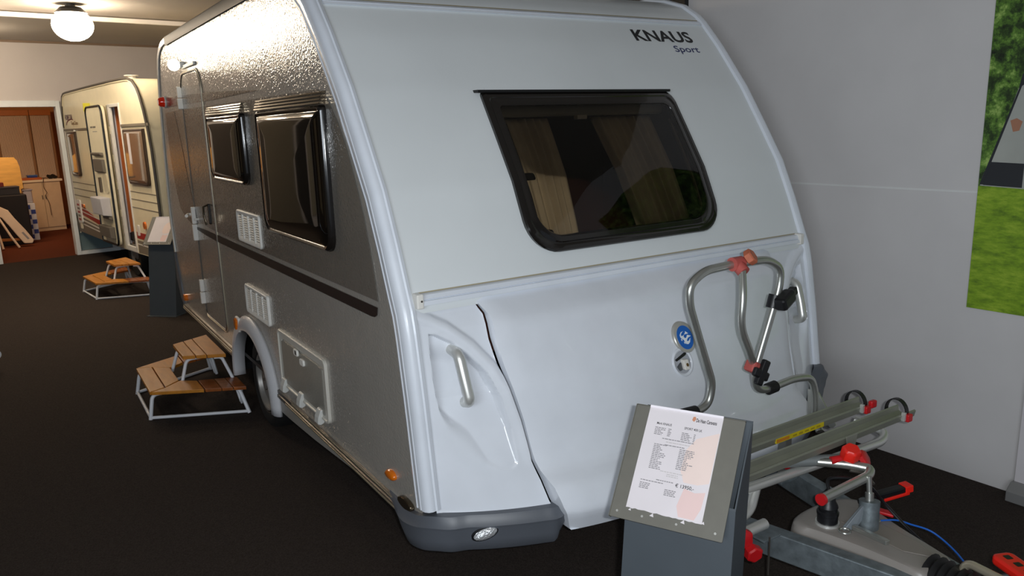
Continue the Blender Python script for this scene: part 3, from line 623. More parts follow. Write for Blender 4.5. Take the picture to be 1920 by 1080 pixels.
# -- drawbar
def tip(y,s): return CX+.03+s*(.18+.24*(y+.95))
for s in (-1,1):
    m=MB(); m.tube([(tip(1.9,s*.6),1.9,.385),(tip(-.2,s),-.2,.395),(tip(-1.5,s),-1.5,.395)],0,sq=(.05,.095)); m.build('drawbar_beam',M['galv'],van,bevel=.004)
CVX=CX+.035
out=[]
for (x,y) in [(-.085,-1.33),(-.10,-1.15),(-.13,-1.0),(-.145,-.95),(-.12,-.905),(-.05,-.885),(.05,-.885),(.14,-.90),(.19,-.94),(.19,-1.0),(.135,-1.15),(.085,-1.33),(.06,-1.36),(-.06,-1.36)]: out.append((CVX+x,y,0))
pc=[(p.x,p.y) for p in smooth_path(out+[out[0]],4)[:-1]]
cvr=pillow(pc,[(-.004,.385),(0,.43),(.004,.452),(.014,.462),(.03,.465)],lambda a,b,h:(a,b,h)).build('drawbar_cover',M['cover'],van,smooth=True,label='silver grey drawbar cover')
m=MB(); m.prism([(CVX-.01,-1.02),(CVX+.09,-1.06),(CVX+.075,-1.25),(CVX+.03,-1.33),(CVX-.015,-1.25)],.4655,.468,lambda a,b,h:(a,b,h)); m.build('cover_inlay',mat('cover_inlay','837c74',.5),cvr,bevel=.001)
m=MB(); m.tube([(CVX-.055,-1.0,.462),(CVX-.055,-1.0,.474)],.040,24); m.build('plug_socket',M['tubew'],cvr,smooth=True)
m=MB(); zz=[.470,.50,.502,.512,.516,.526,.53,.54,.55,.575,.59]; rr=[.034,.034,.036,.036,.031,.031,.033,.030,.024,.020,.012]
m.tube([(CVX-.055,-1.0,z) for z in zz],.03,20,rs=rr); plug=m.build('trailer_plug',M['blackplastic'],van,smooth=True,label='black trailer plug parked on the cover')
m=MB(); m.tube(smooth_path([(CVX-.055,-1.0,.585),(CVX-.03,-.98,.615),(CVX+.03,-1.02,.615),(CVX+.08,-1.06,.59),(CVX+.16,-1.08,.50),(CVX+.17,-1.2,.42),(CVX+.13,-1.36,.40)],6),.006,8); m.build('plug_cable',M['blackplastic'],van,smooth=True)
# jockey wheel clamp and shaft
m=MB(); m.tube([(CVX+.03,-1.095,.462),(CVX+.035,-1.095,.52),(CVX+.04,-1.09,.56)],.033,16,rs=[.036,.032,.034]); jw=m.build('jockey_clamp',M['galv'],van,smooth=True)
m=MB(); m.tube([(CVX+.04,-1.09,.55),(CVX+.045,-1.085,.585)],.014,12); m.tube([(CVX+.045,-1.085,.58),(CVX+.05,-1.075,.64)],.009,10); m.build('jockey_shaft',M['tube'],jw,smooth=True)
m=MB(); m.add([(CVX+.01,-1.08,.55),(CVX+.045,-1.10,.56),(CVX-.015,-1.07,.475),(CVX-.05,-1.05,.47),(CVX+.0,-1.09,.548),(CVX+.04,-1.105,.553),(CVX-.02,-1.085,.468),(CVX-.055,-1.062,.466)],[(0,1,2,3),(4,7,6,5),(0,3,7,4),(1,5,6,2),(0,4,5,1),(3,2,6,7)]); m.build('clamp_strap',mat('clear_grey_strap','7c8388',.4,.2),jw,bevel=.002)
m=MB(); m.tube([(CVX-.065+.018*math.cos(t),-1.074+.018*math.sin(t),.474) for t in [2*PI*k/20 for k in range(21)]],.0035,8,cap=False); m.build('ring_pull',M['tube'],van,smooth=True)
m=MB(); m.tube([(CVX-.035,-1.085,.484),(CVX-.045,-1.214,.490)],0,sq=(.020,.016)); m.build('hitch_lever',M['tube'],van,bevel=.003)
m=MB(); m.tube([(CVX+.05+.034*math.cos(t)+.0,-1.085+.012*math.sin(t)-.02*math.cos(t),.478) for t in [2*PI*k/20 for k in range(21)]],.0028,8,cap=False); m.build('carabiner',M['tube'],van,smooth=True)
m=MB(); m.tube(smooth_path([(1.175,-1.10,.475),(1.25,-1.12,.462),(1.302,-1.145,.44),(1.345,-1.204,.42),(1.335,-1.302,.38),(1.30,-1.37,.33),(1.25,-1.42,.20)],8),.0032,8); m.build('breakaway_cable',M['cable'],van,smooth=True,label='thin blue breakaway cable')
# handbrake lever (black with red end) and second red part
m=MB(); m.tube([(CVX+.10,-1.02,.50),(1.254,-1.04,.52),(1.37,-1.072,.527)],0,sq=(.032,.020)); hb=m.build('handbrake_lever',M['blackplastic'],van,bevel=.004)
m=MB(); m.tube([(1.365,-1.07,.527),(1.395,-1.08,.530)],0,sq=(.040,.026)); m.tube([(1.27,-1.062,.505),(1.38,-1.09,.512)],0,sq=(.006,.012)); m.build('lever_grip_end',M['redbright'],hb,bevel=.004)
m=MB(); m.tube([(1.245,-1.02,.468),(1.275,-1.10,.464)],0,sq=(.03,.012)); m.build('brake_release',M['redplastic'],hb,bevel=.004)
# boot, coupling head, stabiliser lever
ys=[-1.33+(-.012*k) for k in range(12)]
m=MB(); m.tube([(CVX+.0,y,.415) for y in ys],.04,20,rs=[.074 if k%2==0 else .060 for k in range(12)]); m.build('rubber_boot',M['rubber'],van,smooth=True)
m=MB(); m.tube([(CVX,-1.45,.415),(CVX,-1.54,.415),(CVX,-1.62,.405)],.03,16,rs=[.036,.045,.04]); m.build('coupling_head',M['blackline'],van,smooth=True)
m=MB(); m.tube(bend_path([(CVX+.02,-1.41,.46),(1.118,-1.425,.50),(1.10,-1.60,.50)],.02),.013,12); m.build('coupling_handle',M['alu'],van,smooth=True)
m=MB(); T=Matrix.Translation((1.222,-1.515,.475))@Matrix.Rotation(-.42,4,'Z'); m.prism(rrect(-.036,-.075,.036,.065,.02),0,.03,lambda a,b,h:T@Vector((a,b,h))); sr=m.build('stabiliser_pad',M['redbright'],van,bevel=.008,label='bright red stabiliser grip')
for k in range(3):
    m=MB(); m.prism(rrect(-.010,-.056+.04*k,.012,-.034+.04*k,.004),.0298,.0306,lambda a,b,h:T@Vector((a,b,h))); m.build('grip_slot',M['black'],sr)
m=MB(); m.tube([(tip(-1.2,1)+.03,-1.2,.395),(CVX+.09,-1.42,.41),(1.215,-1.5,.46)],.008,8); m.build('stabiliser_rod',M['blackline'],van)
# ================================================================ BIKE CARRIER
bc=thing('bike_carrier','aluminium bicycle carrier with two rails mounted on the caravan drawbar','bike rack',(1.05,-.6,.45))
HY=-.57; HC=1.04
def mirrorpts(h): return [(2*HC-x,y,z) for x,y,z in h[::-1]]
half=[(HC,HY,1.318),(HC+.17,HY,1.312),(HC+.245,HY,1.27),(HC+.245,HY,1.20),(HC+.19,HY,1.06),(HC+.115,HY,.875),(HC+.135,HY,.80),(HC+.20,HY,.785),(HC+.36,HY-.005,.80),(HC+.46,HY-.01,.785),(HC+.485,HY-.015,.71),(HC+.485,HY-.02,.59)]
full=mirrorpts(half)[:-1]+half
m=MB(); m.tube(bend_path(full,.075,6),.0155,14); m.build('hoop',M['tube'],bc,smooth=True,label='bent aluminium hoop')
m=MB(); m.tube(bend_path([(1.03,-.60,1.305),(.995,-.64,1.21),(.985,-.64,1.10),(1.06,-.63,.98),(1.12,-.60,.90),(HC+.14,-.59,.85)],.06,6),.0145,14); m.build('holding_arm',M['tube'],bc,smooth=True)
def knob(c,ax,r,l,mt,par,name='clamp_knob'):
    # six gently lobed sides
    ax=Vector(ax).normalized(); c=Vector(c); n=24
    rf=Vector((0,0,1)) if abs(ax.z)<.9 else Vector((1,0,0)); A=(rf-ax*rf.dot(ax)).normalized(); B=ax.cross(A)
    def ring(h,s): return [c+ax*h+(A*math.cos(2*PI*k/n)+B*math.sin(2*PI*k/n))*r*s*(1+.07*math.cos(6*2*PI*k/n)) for k in range(n)]
    m=MB(); m.rings([ring(0,.75),ring(l*.15,1),ring(l*.85,1),ring(l,.8)]); return m.build(name,mt,par,smooth=True)
# red clamp on top
m=MB(); m.tube([(1.005,-.575,1.318),(1.055,-.575,1.318)],.026,16); rc=m.build('arm_clamp',M['redfade'],bc,smooth=True,label='faded red clamp at the top of the hoop')
m=MB(); m.tube([(1.03,-.575,1.318),(1.03,-.61,1.29)],.024,14); m.build('clamp_body',M['redfade'],rc,smooth=True)
knob((1.055,-.60,1.335),(.25,-.5,.4),.028,.03,mat('orange_faded_knob','b8664a',.55,var=.15,vscale=40),rc)
# black clamp on right side
m=MB(); m.tube([(HC+.223,HY,1.165),(HC+.206,HY,1.115)],.026,14); b1=m.build('frame_clamp',M['blackplastic'],bc,smooth=True,label='black clamp on the right side of the hoop')
m=MB(); T=Matrix.Translation((HC+.235,-.60,1.145))@Matrix.Rotation(-.35,4,'Y')@Matrix.Rotation(.2,4,'Z'); m.box(-.045,-.03,-.022,.05,.02,.030,T); m.build('clamp_block',M['blackplastic'],b1,bevel=.012)
m=MB(); m.box(.04,-.018,-.012,.085,.012,.018,T); m.build('clamp_tab',M['blackplastic'],b1,bevel=.004)
# black and red clamp low
m=MB(); T=Matrix.Translation((1.115,-.615,.905))@Matrix.Rotation(.5,4,'Y'); m.box(-.045,-.02,-.02,.035,.03,.025,T); b2=m.build('frame_clamp',M['redfade'],bc,bevel=.010,label='low clamp, black over faded red')
m=MB(); m.box(-.016,-.038,-.055,.018,-.015,.045,T); m.box(-.046,-.036,-.030,.040,-.016,.004,T); m.build('clamp_grip',M['blackplastic'],b2,bevel=.006)
m=MB(); m.tube([(HC+.20,HY,.786),(HC+.245,HY,.789)],.024,16); m.build('tube_collar',M['rubber'],bc,smooth=True)
m=MB(); m.tube([(HC-.20,HY,.786),(HC-.27,HY,.789)],.024,16); m.build('tube_collar',M['rubber'],bc,smooth=True)
# feet gussets
for s in (-1,1):
    m=MB(); x=HC+s*.485; m.prism([(HY-.03,.72),(HY+.02,.72),(HY+.015,.60),(HY-.12,.60)],x-.004,x+.004,lambda a,b,h:(h,a,b)); m.build('gusset',M['tube'],bc,bevel=.002)
    m=MB(); m.tube([(x,HY-.02,.60),(x-s*.02,HY-.06,.56)],.016,10); m.build('hoop_foot',M['tube'],bc,smooth=True)
# bike rails : channel profile along x
def chan(y,z,x0,x1,lab):
    w_=.034; pr=[(-w_,.022),(-w_-.006,.018),(-w_,-.006),(-.012,-.016),(.012,-.016),(w_,-.006),(w_+.006,.018),(w_,.022),(w_-.004,.018),(w_-.006,.0),(.010,-.008),(-.010,-.008),(-w_+.006,0),(-w_+.004,.018)]
    m=MB(); m.prism(pr,x0,x1,lambda a,b,h:(h,y+a,z+b)); return m.build('bike_rail',M['railalu'],bc,label=lab)
rF=chan(-.893,.690,.52,1.665,'front wheel rail'); rB=chan(-.765,.70,.52,1.60,'rear wheel rail with yellow sticker')
m=MB(); m.box(1.00,-.765-.0345-.0075,.700,1.27,-.765-.033,.718); m.build('rail_sticker',M['yellow'],rB,label='yellow warning sticker')
m=MB(); m.prism([(1.00,.703),(1.07,.703),(1.07,.715),(1.00,.715)],0,.0006,lambda a,b,h:(a,-.765-.0422-h,b)); m.build('sticker_red',mat('sticker_orange','c07a20',.5),rB)
text_obj('Bracegard','sticker_print',M['ink'],rB,(1.005,.705,1.065,.7135),lambda a,b,h:(a,-.8082-h,b)) if False else None
for k in range(5):
    m=MB(); a=1.09+.034*k; m.prism([(a,.705),(a+.022,.705),(a+.022,.712),(a,.712)],0,.0006,lambda a,b,h:(a,-.765-.0422-h,b)); m.build('sticker_mark',mat('sticker_olive%d'%k,'a08c14',.5),rB)
m=MB(); T=Matrix.Translation((1.245,-.893,.69)); m.prism([(-.035,.028),(.035,.028),(.02,-.03),(-.004,-.036),(-.02,-.03)],-.048,-.042,lambda a,b,h:T@Vector((a,h,b))); m.build('rail_bracket',M['railalu'],rF,bevel=.003)
def strap(x,y,z,par):
    m=MB(); m.tube([(x+.0,y+.038*math.cos(t)*1.1,z+.01+.050*math.sin(t)) for t in [-.1+(PI+.2)*k/14 for k in range(15)]],0,sq=(.004,.020)); s=m.build('wheel_strap',M['blackplastic'],par)
    m=MB(); m.box(x-.014,y-.058,z-.018,x+.016,y-.038,z+.012); m.build('strap_buckle',M['redplastic'],s,bevel=.004)
    m=MB(); m.box(x-.03,y-.05,z-.012,x-.016,y-.036,z+.022); m.build('buckle_plate',M['tubew'],s,bevel=.002)
strap(1.60,-.893,.70,rF); strap(1.53,-.765,.71,rB)
m=MB(); m.box(1.555,-.82,.705,1.59,-.80,.735); m.build('rail_end',M['redplastic'],rB,bevel=.006)
# U shaped support tube under the rails
m=MB(); m.tube(bend_path([(.58,-.70,.63),(.50,-.76,.625),(.54,-.84,.61),(1.07,-.86,.60),(1.53,-.885,.598),(1.61,-.85,.605),(1.57,-.74,.63)],.05,6),.0175,14); m.build('support_tube',M['tubew'],bc,smooth=True)
m=MB(); m.tube(bend_path([(.70,-.86,.50),(.80,-.865,.53),(.86,-.84,.60)],.03),.018,12); m.build('support_tube_end',M['tubew'],bc,smooth=True)
# cross tubes and posts down to the drawbar
for x,y in ((1.245,-.66),(.835,-.66)):
    m=MB(); m.tube([(x,y,.44),(x,y,.64)],0,sq=(.035,.035)); m.build('post',M['tube'],bc,bevel=.003)
    m=MB(); m.box(x-.05,y-.03,.435,x+.05,y+.03,.447); m.build('mounting_plate',M['galv'],bc,bevel=.002)
m=MB(); m.tube([(.56,-.66,.635),(1.52,-.66,.635)],.0155,12); m.build('cross_tube',M['tube'],bc,smooth=True)
m=MB(); m.tube([(HC+.485,HY-.02,.6),(1.48,-.70,.62)],.015,10); m.tube([(HC-.485,HY-.02,.6),(.58,-.70,.62)],.015,10); m.build('side_tube',M['tube'],bc,smooth=True)
m=MB(); m.tube([(.96,-.815,.635),(1.02,-.845,.64),(1.175,-.945,.645)],.020,14); gt=m.build('gearing_tube',mat('grey_painted_tube','8b908f',.4,.4),bc,smooth=True)
m=MB(); m.tube([(1.02,-.83,.62),(1.06,-.83,.64)],.019,12); m.build('tube_grip',M['redplastic'],gt,smooth=True)
m=MB(); m.tube(bend_path([(1.10,-.90,.64),(1.16,-.985,.645),(1.20,-1.045,.64),(1.165,-1.062,.63),(.915,-1.06,.62)],.025,6),.0165,12); h=m.build('swing_handle',M['tube'],bc,smooth=True)
m=MB(); m.tube([(.915,-1.06,.62),(.903,-1.06,.62)],.0195,14); m.build('handle_end_cap',M['redplastic'],h,smooth=True)
m=MB(); m.tube([(1.15,-1.0,.63),(1.19,-1.035,.62),(1.175,-1.075,.60)],.006,8); m.build('pin_wire',M['alud'],h)
knob((1.163,-.985,.665),(-.15,-.3,.9),.030,.05,M['redbright'],bc); knob((1.212,-1.0,.655),(.3,-.7,.5),.028,.022,M['redplastic'],bc)
m=MB(); m.tube([(1.12,-.945,.655),(1.155,-.965,.66)],.014,12); m.build('knob_washer',M['redplastic'],bc,smooth=True)
# left drawbar clamp with red knobs
m=MB(); m.tube([(.70,-.905,.49),(.83,-.905,.49),],.0185,12); lc=m.build('clamp_tube',M['tubew'],bc,smooth=True)
m=MB(); m.box(.78,-.945,.450,.865,-.885,.458); m.build('clamp_plate',M['galv'],bc,bevel=.002)
m=MB(); m.tube([(.80,-.95,.47),(.80,-.95,.33)],.0035,6); m.build('clamp_bolt',M['alud'],bc)
knob((.70,-.915,.493),(-.4,-.6,.1),.032,.03,M['redplastic'],lc); knob((.715,-.945,.45),(-.2,-.6,-.1),.028,.03,M['redplastic'],lc)
# ================================================================ PRICE STANDS
PR=np.array([[0.4465936,0.5745192,-0.6859168],[-0.8947238,0.2909043,-0.3388864],[0.0048394,0.7650506,0.6439520]])
PO=np.array([0.2959310,-0.9121097,1.0426305])
MSt=Matrix(PR.tolist()).to_4x4(); MSt.translation=Vector(PO)
rz0=math.atan2(-.8947,.4466)
LEAN=.13
def price_stand(Mx,loc,rz,label,ped_h=1.0):
    t=thing('price_stand',label,'display stand',loc,rz,'price stands')
    T=Mx
    def Q(a,b,h): return T@Vector((a,b,h-.002))
    m=MB(); m.prism(rrect(-.041,-.330,.269,-.003,.003,2),-.006,-.0,Q); p=m.build('sign_plate',M['stand'],t,bevel=.001)
    m=MB(); m.prism([(-.041,-.003),(-.041,-.001),(.269,-.001),(.269,-.003)],-.02,.001,Q); m.prism([(-.043,-.33),(-.041,-.33),(-.041,-.002),(-.043,-.002)],-.018,.001,Q); m.build('plate_edge',M['stand'],p)
    for a,b in ((-.022,-.312),(.050,-.312),(.145,-.312),(.248,-.312)):
        m=MB(); m.tube([Q(a,b,0),Q(a,b,.0015)],.0033,10); m.build('screw',M['tubew'],p)
    er=Vector((T.col[0].x,T.col[0].y,0)).normalized(); nn=Vector((er.y,-er.x,0))   # toward the viewer
    b0=T@Vector((0,-.30,-.02)); top=T@Vector((0,-.03,-.012))
    # folded sheet pedestal : front plate, two side plates
    def col_(a0,a1,d0,d1,name,mt,topcut=False):
        m=MB(); pts=[]
        for d in (d0,d1):
            pb=b0-nn*(d+.03)
            for a in (a0,a1):
                base=Vector((pb.x,pb.y,0))+er*a
                zt=(T@Vector((a,-.30,-.012))).z
                # plate plane height above this point
                n=Vector((T.col[2].x,T.col[2].y,T.col[2].z)); o_=T@Vector((0,0,-.012)); z=o_.z-((base.x-o_.x)*n.x+(base.y-o_.y)*n.y)/n.z
                pts.append((base,z))
        v=[(p.x+nn.x*LEAN,p.y+nn.y*LEAN,FZ) for p,z in pts]+[(p.x,p.y,z) for p,z in pts]
        m.add(v,[(0,1,3,2),(4,6,7,5),(0,4,5,1),(2,3,7,6),(0,2,6,4),(1,5,7,3)]); return m.build(name,mt,t)
    col_(-.015,.285,.0,.004,'pedestal_front',M['standd']); col_(.281,.285,.0041,.16,'pedestal_side',M['standd']); col_(-.015,-.011,.0041,.16,'pedestal_side',M['standd']); col_(-.0109,.2809,.156,.16,'pedestal_back',M['standd'])
    m=MB(); v=[]
    for a,d in ((-.03,-.03),(.30,-.03),(.30,.15),(-.03,.15)): q=b0-nn*(d+.03-LEAN)+er*a; v.append((q.x,q.y,FZ))
    m.add(v+[(a,b,c+.006) for a,b,c in v],[(0,3,2,1),(4,5,6,7),(0,1,5,4),(1,2,6,5),(2,3,7,6),(3,0,4,7)]); m.build('foot_plate',M['standd'],t)
    return t,Q
st,Q=price_stand(MSt,(.32,-1.16,FZ),0,'grey steel lectern stand with a price sheet in front of the bike rack')
def sheet(T,label,full,near):
    Q=lambda a,b,h:T@Vector((a,b,h-.002))
    c=Q(.105,-.29,.001); t=thing('price_sheet',label,'paper',tuple(c),0,'price sheets')
    m=MB(); pts=[(0,0)]+[(.21,0),(.21,-.297)]
    for k in range(1,24): pts.append((.21-.21*k/24,-.297+random.uniform(-.0012,.0015)))
    pts.append((0,-.297)); m.prism([(a,b) for a,b in pts],.0004,.0010,Q); s=m.build('paper',M['paper'],t)
    m=MB(); m.prism([(0,-.006),(.21,-.006),(.21,.001),(0,.001)],.001,.004,Q); m.build('sleeve_strip',mat('clear_strip','f8f2f8',.2),t,bevel=.001)
    m=MB(); m.prism([(.205,-.05),(.150,-.075),(.128,-.11),(.125,-.17),(.14,-.20),(.178,-.20),(.207,-.19),(.2085,-.05)],.0011,.0013,Q); m.build('tint_patch',M['peach'],t)
    m=MB(); m.prism([(.145,-.215),(.175,-.222),(.203,-.215),(.200,-.26),(.188,-.292),(.145,-.292),(.135,-.265)],.0011,.0013,Q); m.build('tint_patch',M['peach2'],t)
    if not full: return
    L=lambda a,b,h:Q(a,b,.0015)
    text_obj('De Haan Caravans','print',M['ink'],t,(.138,-.028,.195,-.017),L,bold=.02)
    m=MB(); m.prism([(.126,-.024),(.132,-.028),(.137,-.020),(.134,-.013),(.128,-.014)],.0014,.0016,Q); m.build('print_logo',mat('logo_orange','c98a6a',.6),t)
    text_obj('Merk KNAUS','print',M['ink'],t,(.030,-.052,.073,-.045),L,bold=.01); text_obj('SPORT 400 LK','print',M['ink'],t,(.110,-.054,.160,-.047),L,bold=.01)
    text_obj('€ 13950,-','print',M['ink'],t,(.120,-.218,.171,-.206),L,bold=.008)
    rnd=random.Random(3)
    def block(a0,a1,b0,n,dy,mt=M['inkgrey'],hh=.0024,jit=.4):
        m=MB()
        for k in range(n):
            a=a0; b=b0-dy*k; end=a0+(a1-a0)*(1-jit*rnd.random())
            while a<end-.002:
                w_=rnd.uniform(.004,.011); m.prism([(a,b-hh),(min(a+w_,end),b-hh),(min(a+w_,end),b),(a,b)],.0014,.0016,Q); a+=w_+.0016
        m.build('print_lines',mt,t,kind='stuff')
    block(.028,.062,-.060,5,.0048); block(.066,.078,-.060,5,.0048); block(.106,.136,-.064,5,.0048); block(.140,.147,-.064,5,.0048)
    block(.055,.15,-.089,1,.005,jit=.05); block(.068,.135,-.0975,1,.005,jit=.05,mt=M['inkfaint']); block(.066,.13,-.106,1,.005,jit=.1)
    block(.036,.075,-.108,15,.0049,jit=.5); block(.110,.155,-.112,12,.0049,jit=.5); block(.028,.0295,-.106,4,.005)
    block(.07,.15,-.180,1,.005,mt=M['inkfaint']); block(.09,.14,-.186,2,.005,mt=M['inkfaint']); block(.065,.115,-.206,1,.005,jit=.1); block(.022,.092,-.213,1,.005,jit=.1)
    block(.022,.052,-.221,4,.0046,jit=.2); block(.094,.128,-.228,4,.0046,jit=.2)
    return t
sheet(MSt,'white printed price sheet on the near lectern stand, right of centre',True,True)
MS2=Matrix.Translation((.035,6.12,1.01))@Matrix.Rotation(math.radians(-44)-rz0,4,'Z')@Matrix(PR.tolist()).to_4x4()
price_stand(MS2,(.05,5.9,FZ),0,'dark grey lectern stand behind the rear corner of the big caravan')
sheet(MS2,'small pale price sheet on the far lectern stand beside the cream caravan',False,False)
# loose scraps left by tape on the near plate
for k,(a,b,s) in enumerate(((.012,-.301,.004),(.075,-.303,.006),(.16,-.302,.006),(.212,-.293,.0045))):
    m=MB(); m.prism([(a-s,b-s*.5),(a+s,b-s*.8),(a+s*.4,b+s*.9),(a-s*.2,b+s*.3)],.0002,.0006,Q); m.build('tape_scrap',M['paper'],st.children[0])
# ================================================================ STEP STOOLS
def make_step(loc,rz,label):
    t=thing('step_stool',label,'step',loc,rz,'two-tread caravan steps')
    def B(pts,z,mt,th=.022):
        m=MB(); m.prism(pts,z-th,z,lambda a,b,h:(a,b,h)); return m.build('tread_board',mt,t,world=False,bevel=.003)
    zl,zu=.187,.350
    # lower U tread, x outwards negative; local origin at caravan side centre
    B([(-.60,-.31),(-.60,.31),(-.505,.275),(-.505,-.265)],zl,M['wood'])
    B([(-.498,-.262),(-.498,.272),(-.40,.175),(-.40,-.165)],zl,M['wood'])
    for s in (-1,1):
        B([(-.592,s*.318),(-.30,s*.47),(-.30,s*.255),(-.395,s*.178),(-.498,s*.272)],zl,M['wood'])
        xs=[-.295,-.20,-.135,-.06]
        for k in range(3):
            a,b=xs[k]+.002,xs[k+1]-.002; f=lambda x:.318+(.60+x)*.50; g=lambda x:.250+(.30+x)*.38
            B([(a,s*f(a)),(b,s*f(b)),(b,s*g(b)),(a,s*g(a))],zl,M['wood2'])
    for (a,b) in ((-.36,-.287),(-.282,-.222),(-.217,-.11)):
        f=lambda x:.18+(x+.36)*.50; B([(a,-f(a)),(b,-f(b)),(b,f(b)),(a,f(a))],zu,M['wood'],.024)
    R_=.0125
    def leg(path,r=R_,name='leg'):
        m=MB(); m.tube(bend_path(path,.035,5),r,10); return m.build(name,M['whitesteel'],t,world=False,smooth=True)
    for s in (-1,1):
        leg([(-.45,s*.27,zl-.03),(-.585,s*.285,zl-.03),(-.615,s*.305,0.0)])
        leg([(-.15,s*.46,zl-.03),(-.09,s*.50,zl-.03),(-.055,s*.575,0.0)])
        leg([(-.20,s*.15,zu-.035),(-.335,s*.155,zu-.035),(-.385,s*.18,zl-.03)],.0115)
        leg([(-.17,s*.22,zu-.035),(-.125,s*.235,zu-.035),(-.085,s*.34,zl-.01),(-.055,s*.37,.02)],.0115)
        leg([(-.612,s*.303,.012),(-.058,s*.570,.012)],.0105,'stretcher')
    leg([(-.612,-.303,.012),(-.612,.303,.012)],.0105,'stretcher')
    for s in (-1,1):
        m=MB(); m.tube([(-.45,s*.27,zl-.034),(-.12,s*.44,zl-.034)],.010,8); m.tube([(-.06,s*.40,.02),(-.075,s*.50,zl-.04)],.009,8); m.build('tread_bracket',M['whitesteel'],t,world=False,smooth=True)
    return t
make_step((.0,3.08,FZ),0,'wooden two-tread step with white tube legs beside the big caravan')
make_step((.03,7.58,FZ),math.radians(8),'wooden two-tread step below the open door of the cream caravan')
# ================================================================ SECOND CARAVAN
# local frame: x = across (positive = away from the aisle), y = along (positive to the rear), origin under the side panel
VL=(0.0,8.5,FZ)
v2=thing('caravan','cream touring caravan with its side door standing open, in the left background','caravan',VL,-TH)
v2.rotation_euler=(0,0,-math.radians(-7.965)); MW[v2.name]=Matrix.Translation(VL)@Matrix.Rotation(math.radians(7.965),4,'Z')
Z2=-FZ
def V(a,b,h): return (-h,a,b+Z2)      # a along, b height (absolute), h proud of the side
F2=[(-1.44,.40),(-1.50,.60),(-1.505,1.02),(-1.50,1.40),(-1.486,1.675),(-1.44,1.90),(-1.37,2.10),(-1.284,2.261),(-1.20,2.36),(-1.07,2.44),(-.923,2.473),(-.70,2.482)]
R2_=[(2.30,2.462),(2.42,2.455),(2.52,2.42),(2.60,2.30),(2.70,1.95),(2.78,1.5),(2.80,1.1),(2.75,.75),(2.62,.40)]
out2=F2+R2_
# panels around the door opening
def prs(pts,h0,h1,name,mt,par=v2,**k):
    m=MB(); m.prism(pts,h0,h1,V); return m.build(name,mt,par,world=False,**k)
OY0,OY1,OZ0,OZ1=-.385,.075,.42,2.20
prs(F2+[(OY0,2.480),(OY0,.38)],-.03,0,'side_panel',M['cream'],label='cream side wall')
prs([(OY1,2.474)]+R2_+[(OY1,.375)],-.03,0,'side_panel',M['cream'],label='cream side wall, rear section')
prs([(OY0,2.48),(OY1,2.474),(OY1,OZ1),(OY0,OZ1)],-.03,0,'door_header',M['cream']); prs([(OY0,OZ0),(OY1,OZ0),(OY1,.375),(OY0,.38)],-.03,0,'door_sill',M['white'])
m=MB(); ft=[(-.03,)]
W2=2.2
m=MB(); m.rings([[(0.0,a,b+Z2),(W2,a,b+Z2)] for a,b in out2],False,False,closed=False); m.build('outer_shell',M['cream'],v2,world=False,smooth=True)
prs(out2,-W2-.03,-W2,'side_panel',M['cream'],label='cream far side wall'); m=MB(); m.box(0.03,-1.4,.37,W2,2.6,.39); m.build('underfloor',M['black'],v2,world=False)
for pth,nm in ((F2+[(-.2,2.484),(1.0,2.476)]+R2_,'edge_trim'),):
    m=MB(); m.tube([V(a,b,.006) for a,b in pth],.016,8); m.build('edge_trim',mat('dark_trim_seal','4a443c',.5),v2,world=False,smooth=True,label='dark edge trim')
    m=MB(); m.tube([V(a+.03 if b<2.47 and a<0 else a,b-.02,.004) for a,b in pth],.010,8); m.build('trim_insert',M['cream'],v2,world=False,smooth=True)
prs([(1.09,1.925),(2.72,1.925),(2.72,1.95),(1.09,1.95)],0,.015,'waist_rail',M['stripegrey']); prs([(-1.50,1.935),(-.40,1.935),(-.40,1.965),(-1.50,1.965)],0,.015,'waist_rail',M['stripegrey'])
for a0,a1 in ((-1.5,-.41),(1.0,2.78)):
    for z in (1.160,1.067,.966): prs([(a0,z-.005),(a1,z-.005),(a1,z+.005),(a0,z+.005)],0,.003,'body_line',M['stripegrey'])
# windows
for (y0,y1,z0,z1,l) in ((1.99,2.50,1.262,1.905,'narrow bronze rear window'),(-1.30,-.50,1.255,1.905,'bronze front side window')):
    w_=pillow(rrect(y0,z0,y1,z1,(.06,.06,.01,.01)),[(0,0),(0,.025),(.01,.032),(.03,.03)],V,cap=False).build('window_frame',mat('brown_win_frame','3f3026',.3),v2,world=False,smooth=True,label=l)
    pillow(rrect(y0+.025,z0+.025,y1-.025,z1-.025,.05),[(0,.026),(.01,.034),(.04,.038)],V).build('window_pane',M['bronzewin'],w_,world=False,smooth=True)
prs(rrect(-.80,1.50,-.70,1.86,.005),.0385,.0395,'window_notice',M['paper'])
prs(rrect(1.98,1.91,2.02,1.93,.002),0,.03,'window_stop',M['white'])
# stripes (flat vinyl)
prs([(2.60,.905),(2.30,.84),(1.9,.74),(1.5,.68),(1.05,.655),(1.05,.575),(2.62,.70)],0,.003,'red_stripe',M['stripered']); prs([(-.445,.66),(-.95,.66),(-.95,.58),(-.445,.58)],0,.003,'red_stripe',M['stripered'])
for z0,z1 in ((.77,.785),(.715,.73),(.575,.60)):
    prs([(1.05,z0-.06),(2.60,z0+.02),(2.60,z1+.02),(1.05,z1-.06)],.003,.004,'white_line',M['white'])
prs([(1.05,.555),(2.62,.655),(2.62,.40),(1.05,.39)],0,.003,'grey_stripe',M['stripegrey']); prs([(-.445,.555),(-1.46,.555),(-1.44,.41),(-.445,.395)],0,.003,'grey_stripe',M['stripegrey'])
prs([(1.05,.475),(2.62,.535),(2.62,.555),(1.05,.495)],.003,.004,'white_line',M['white']); prs([(-.445,.50),(-1.46,.50),(-1.46,.515),(-.445,.515)],.003,.004,'white_line',M['white'])
q=prs(rrect(2.33,.55,2.58,.90,.03),0,.02,'rear_hatch_frame',M['white'])
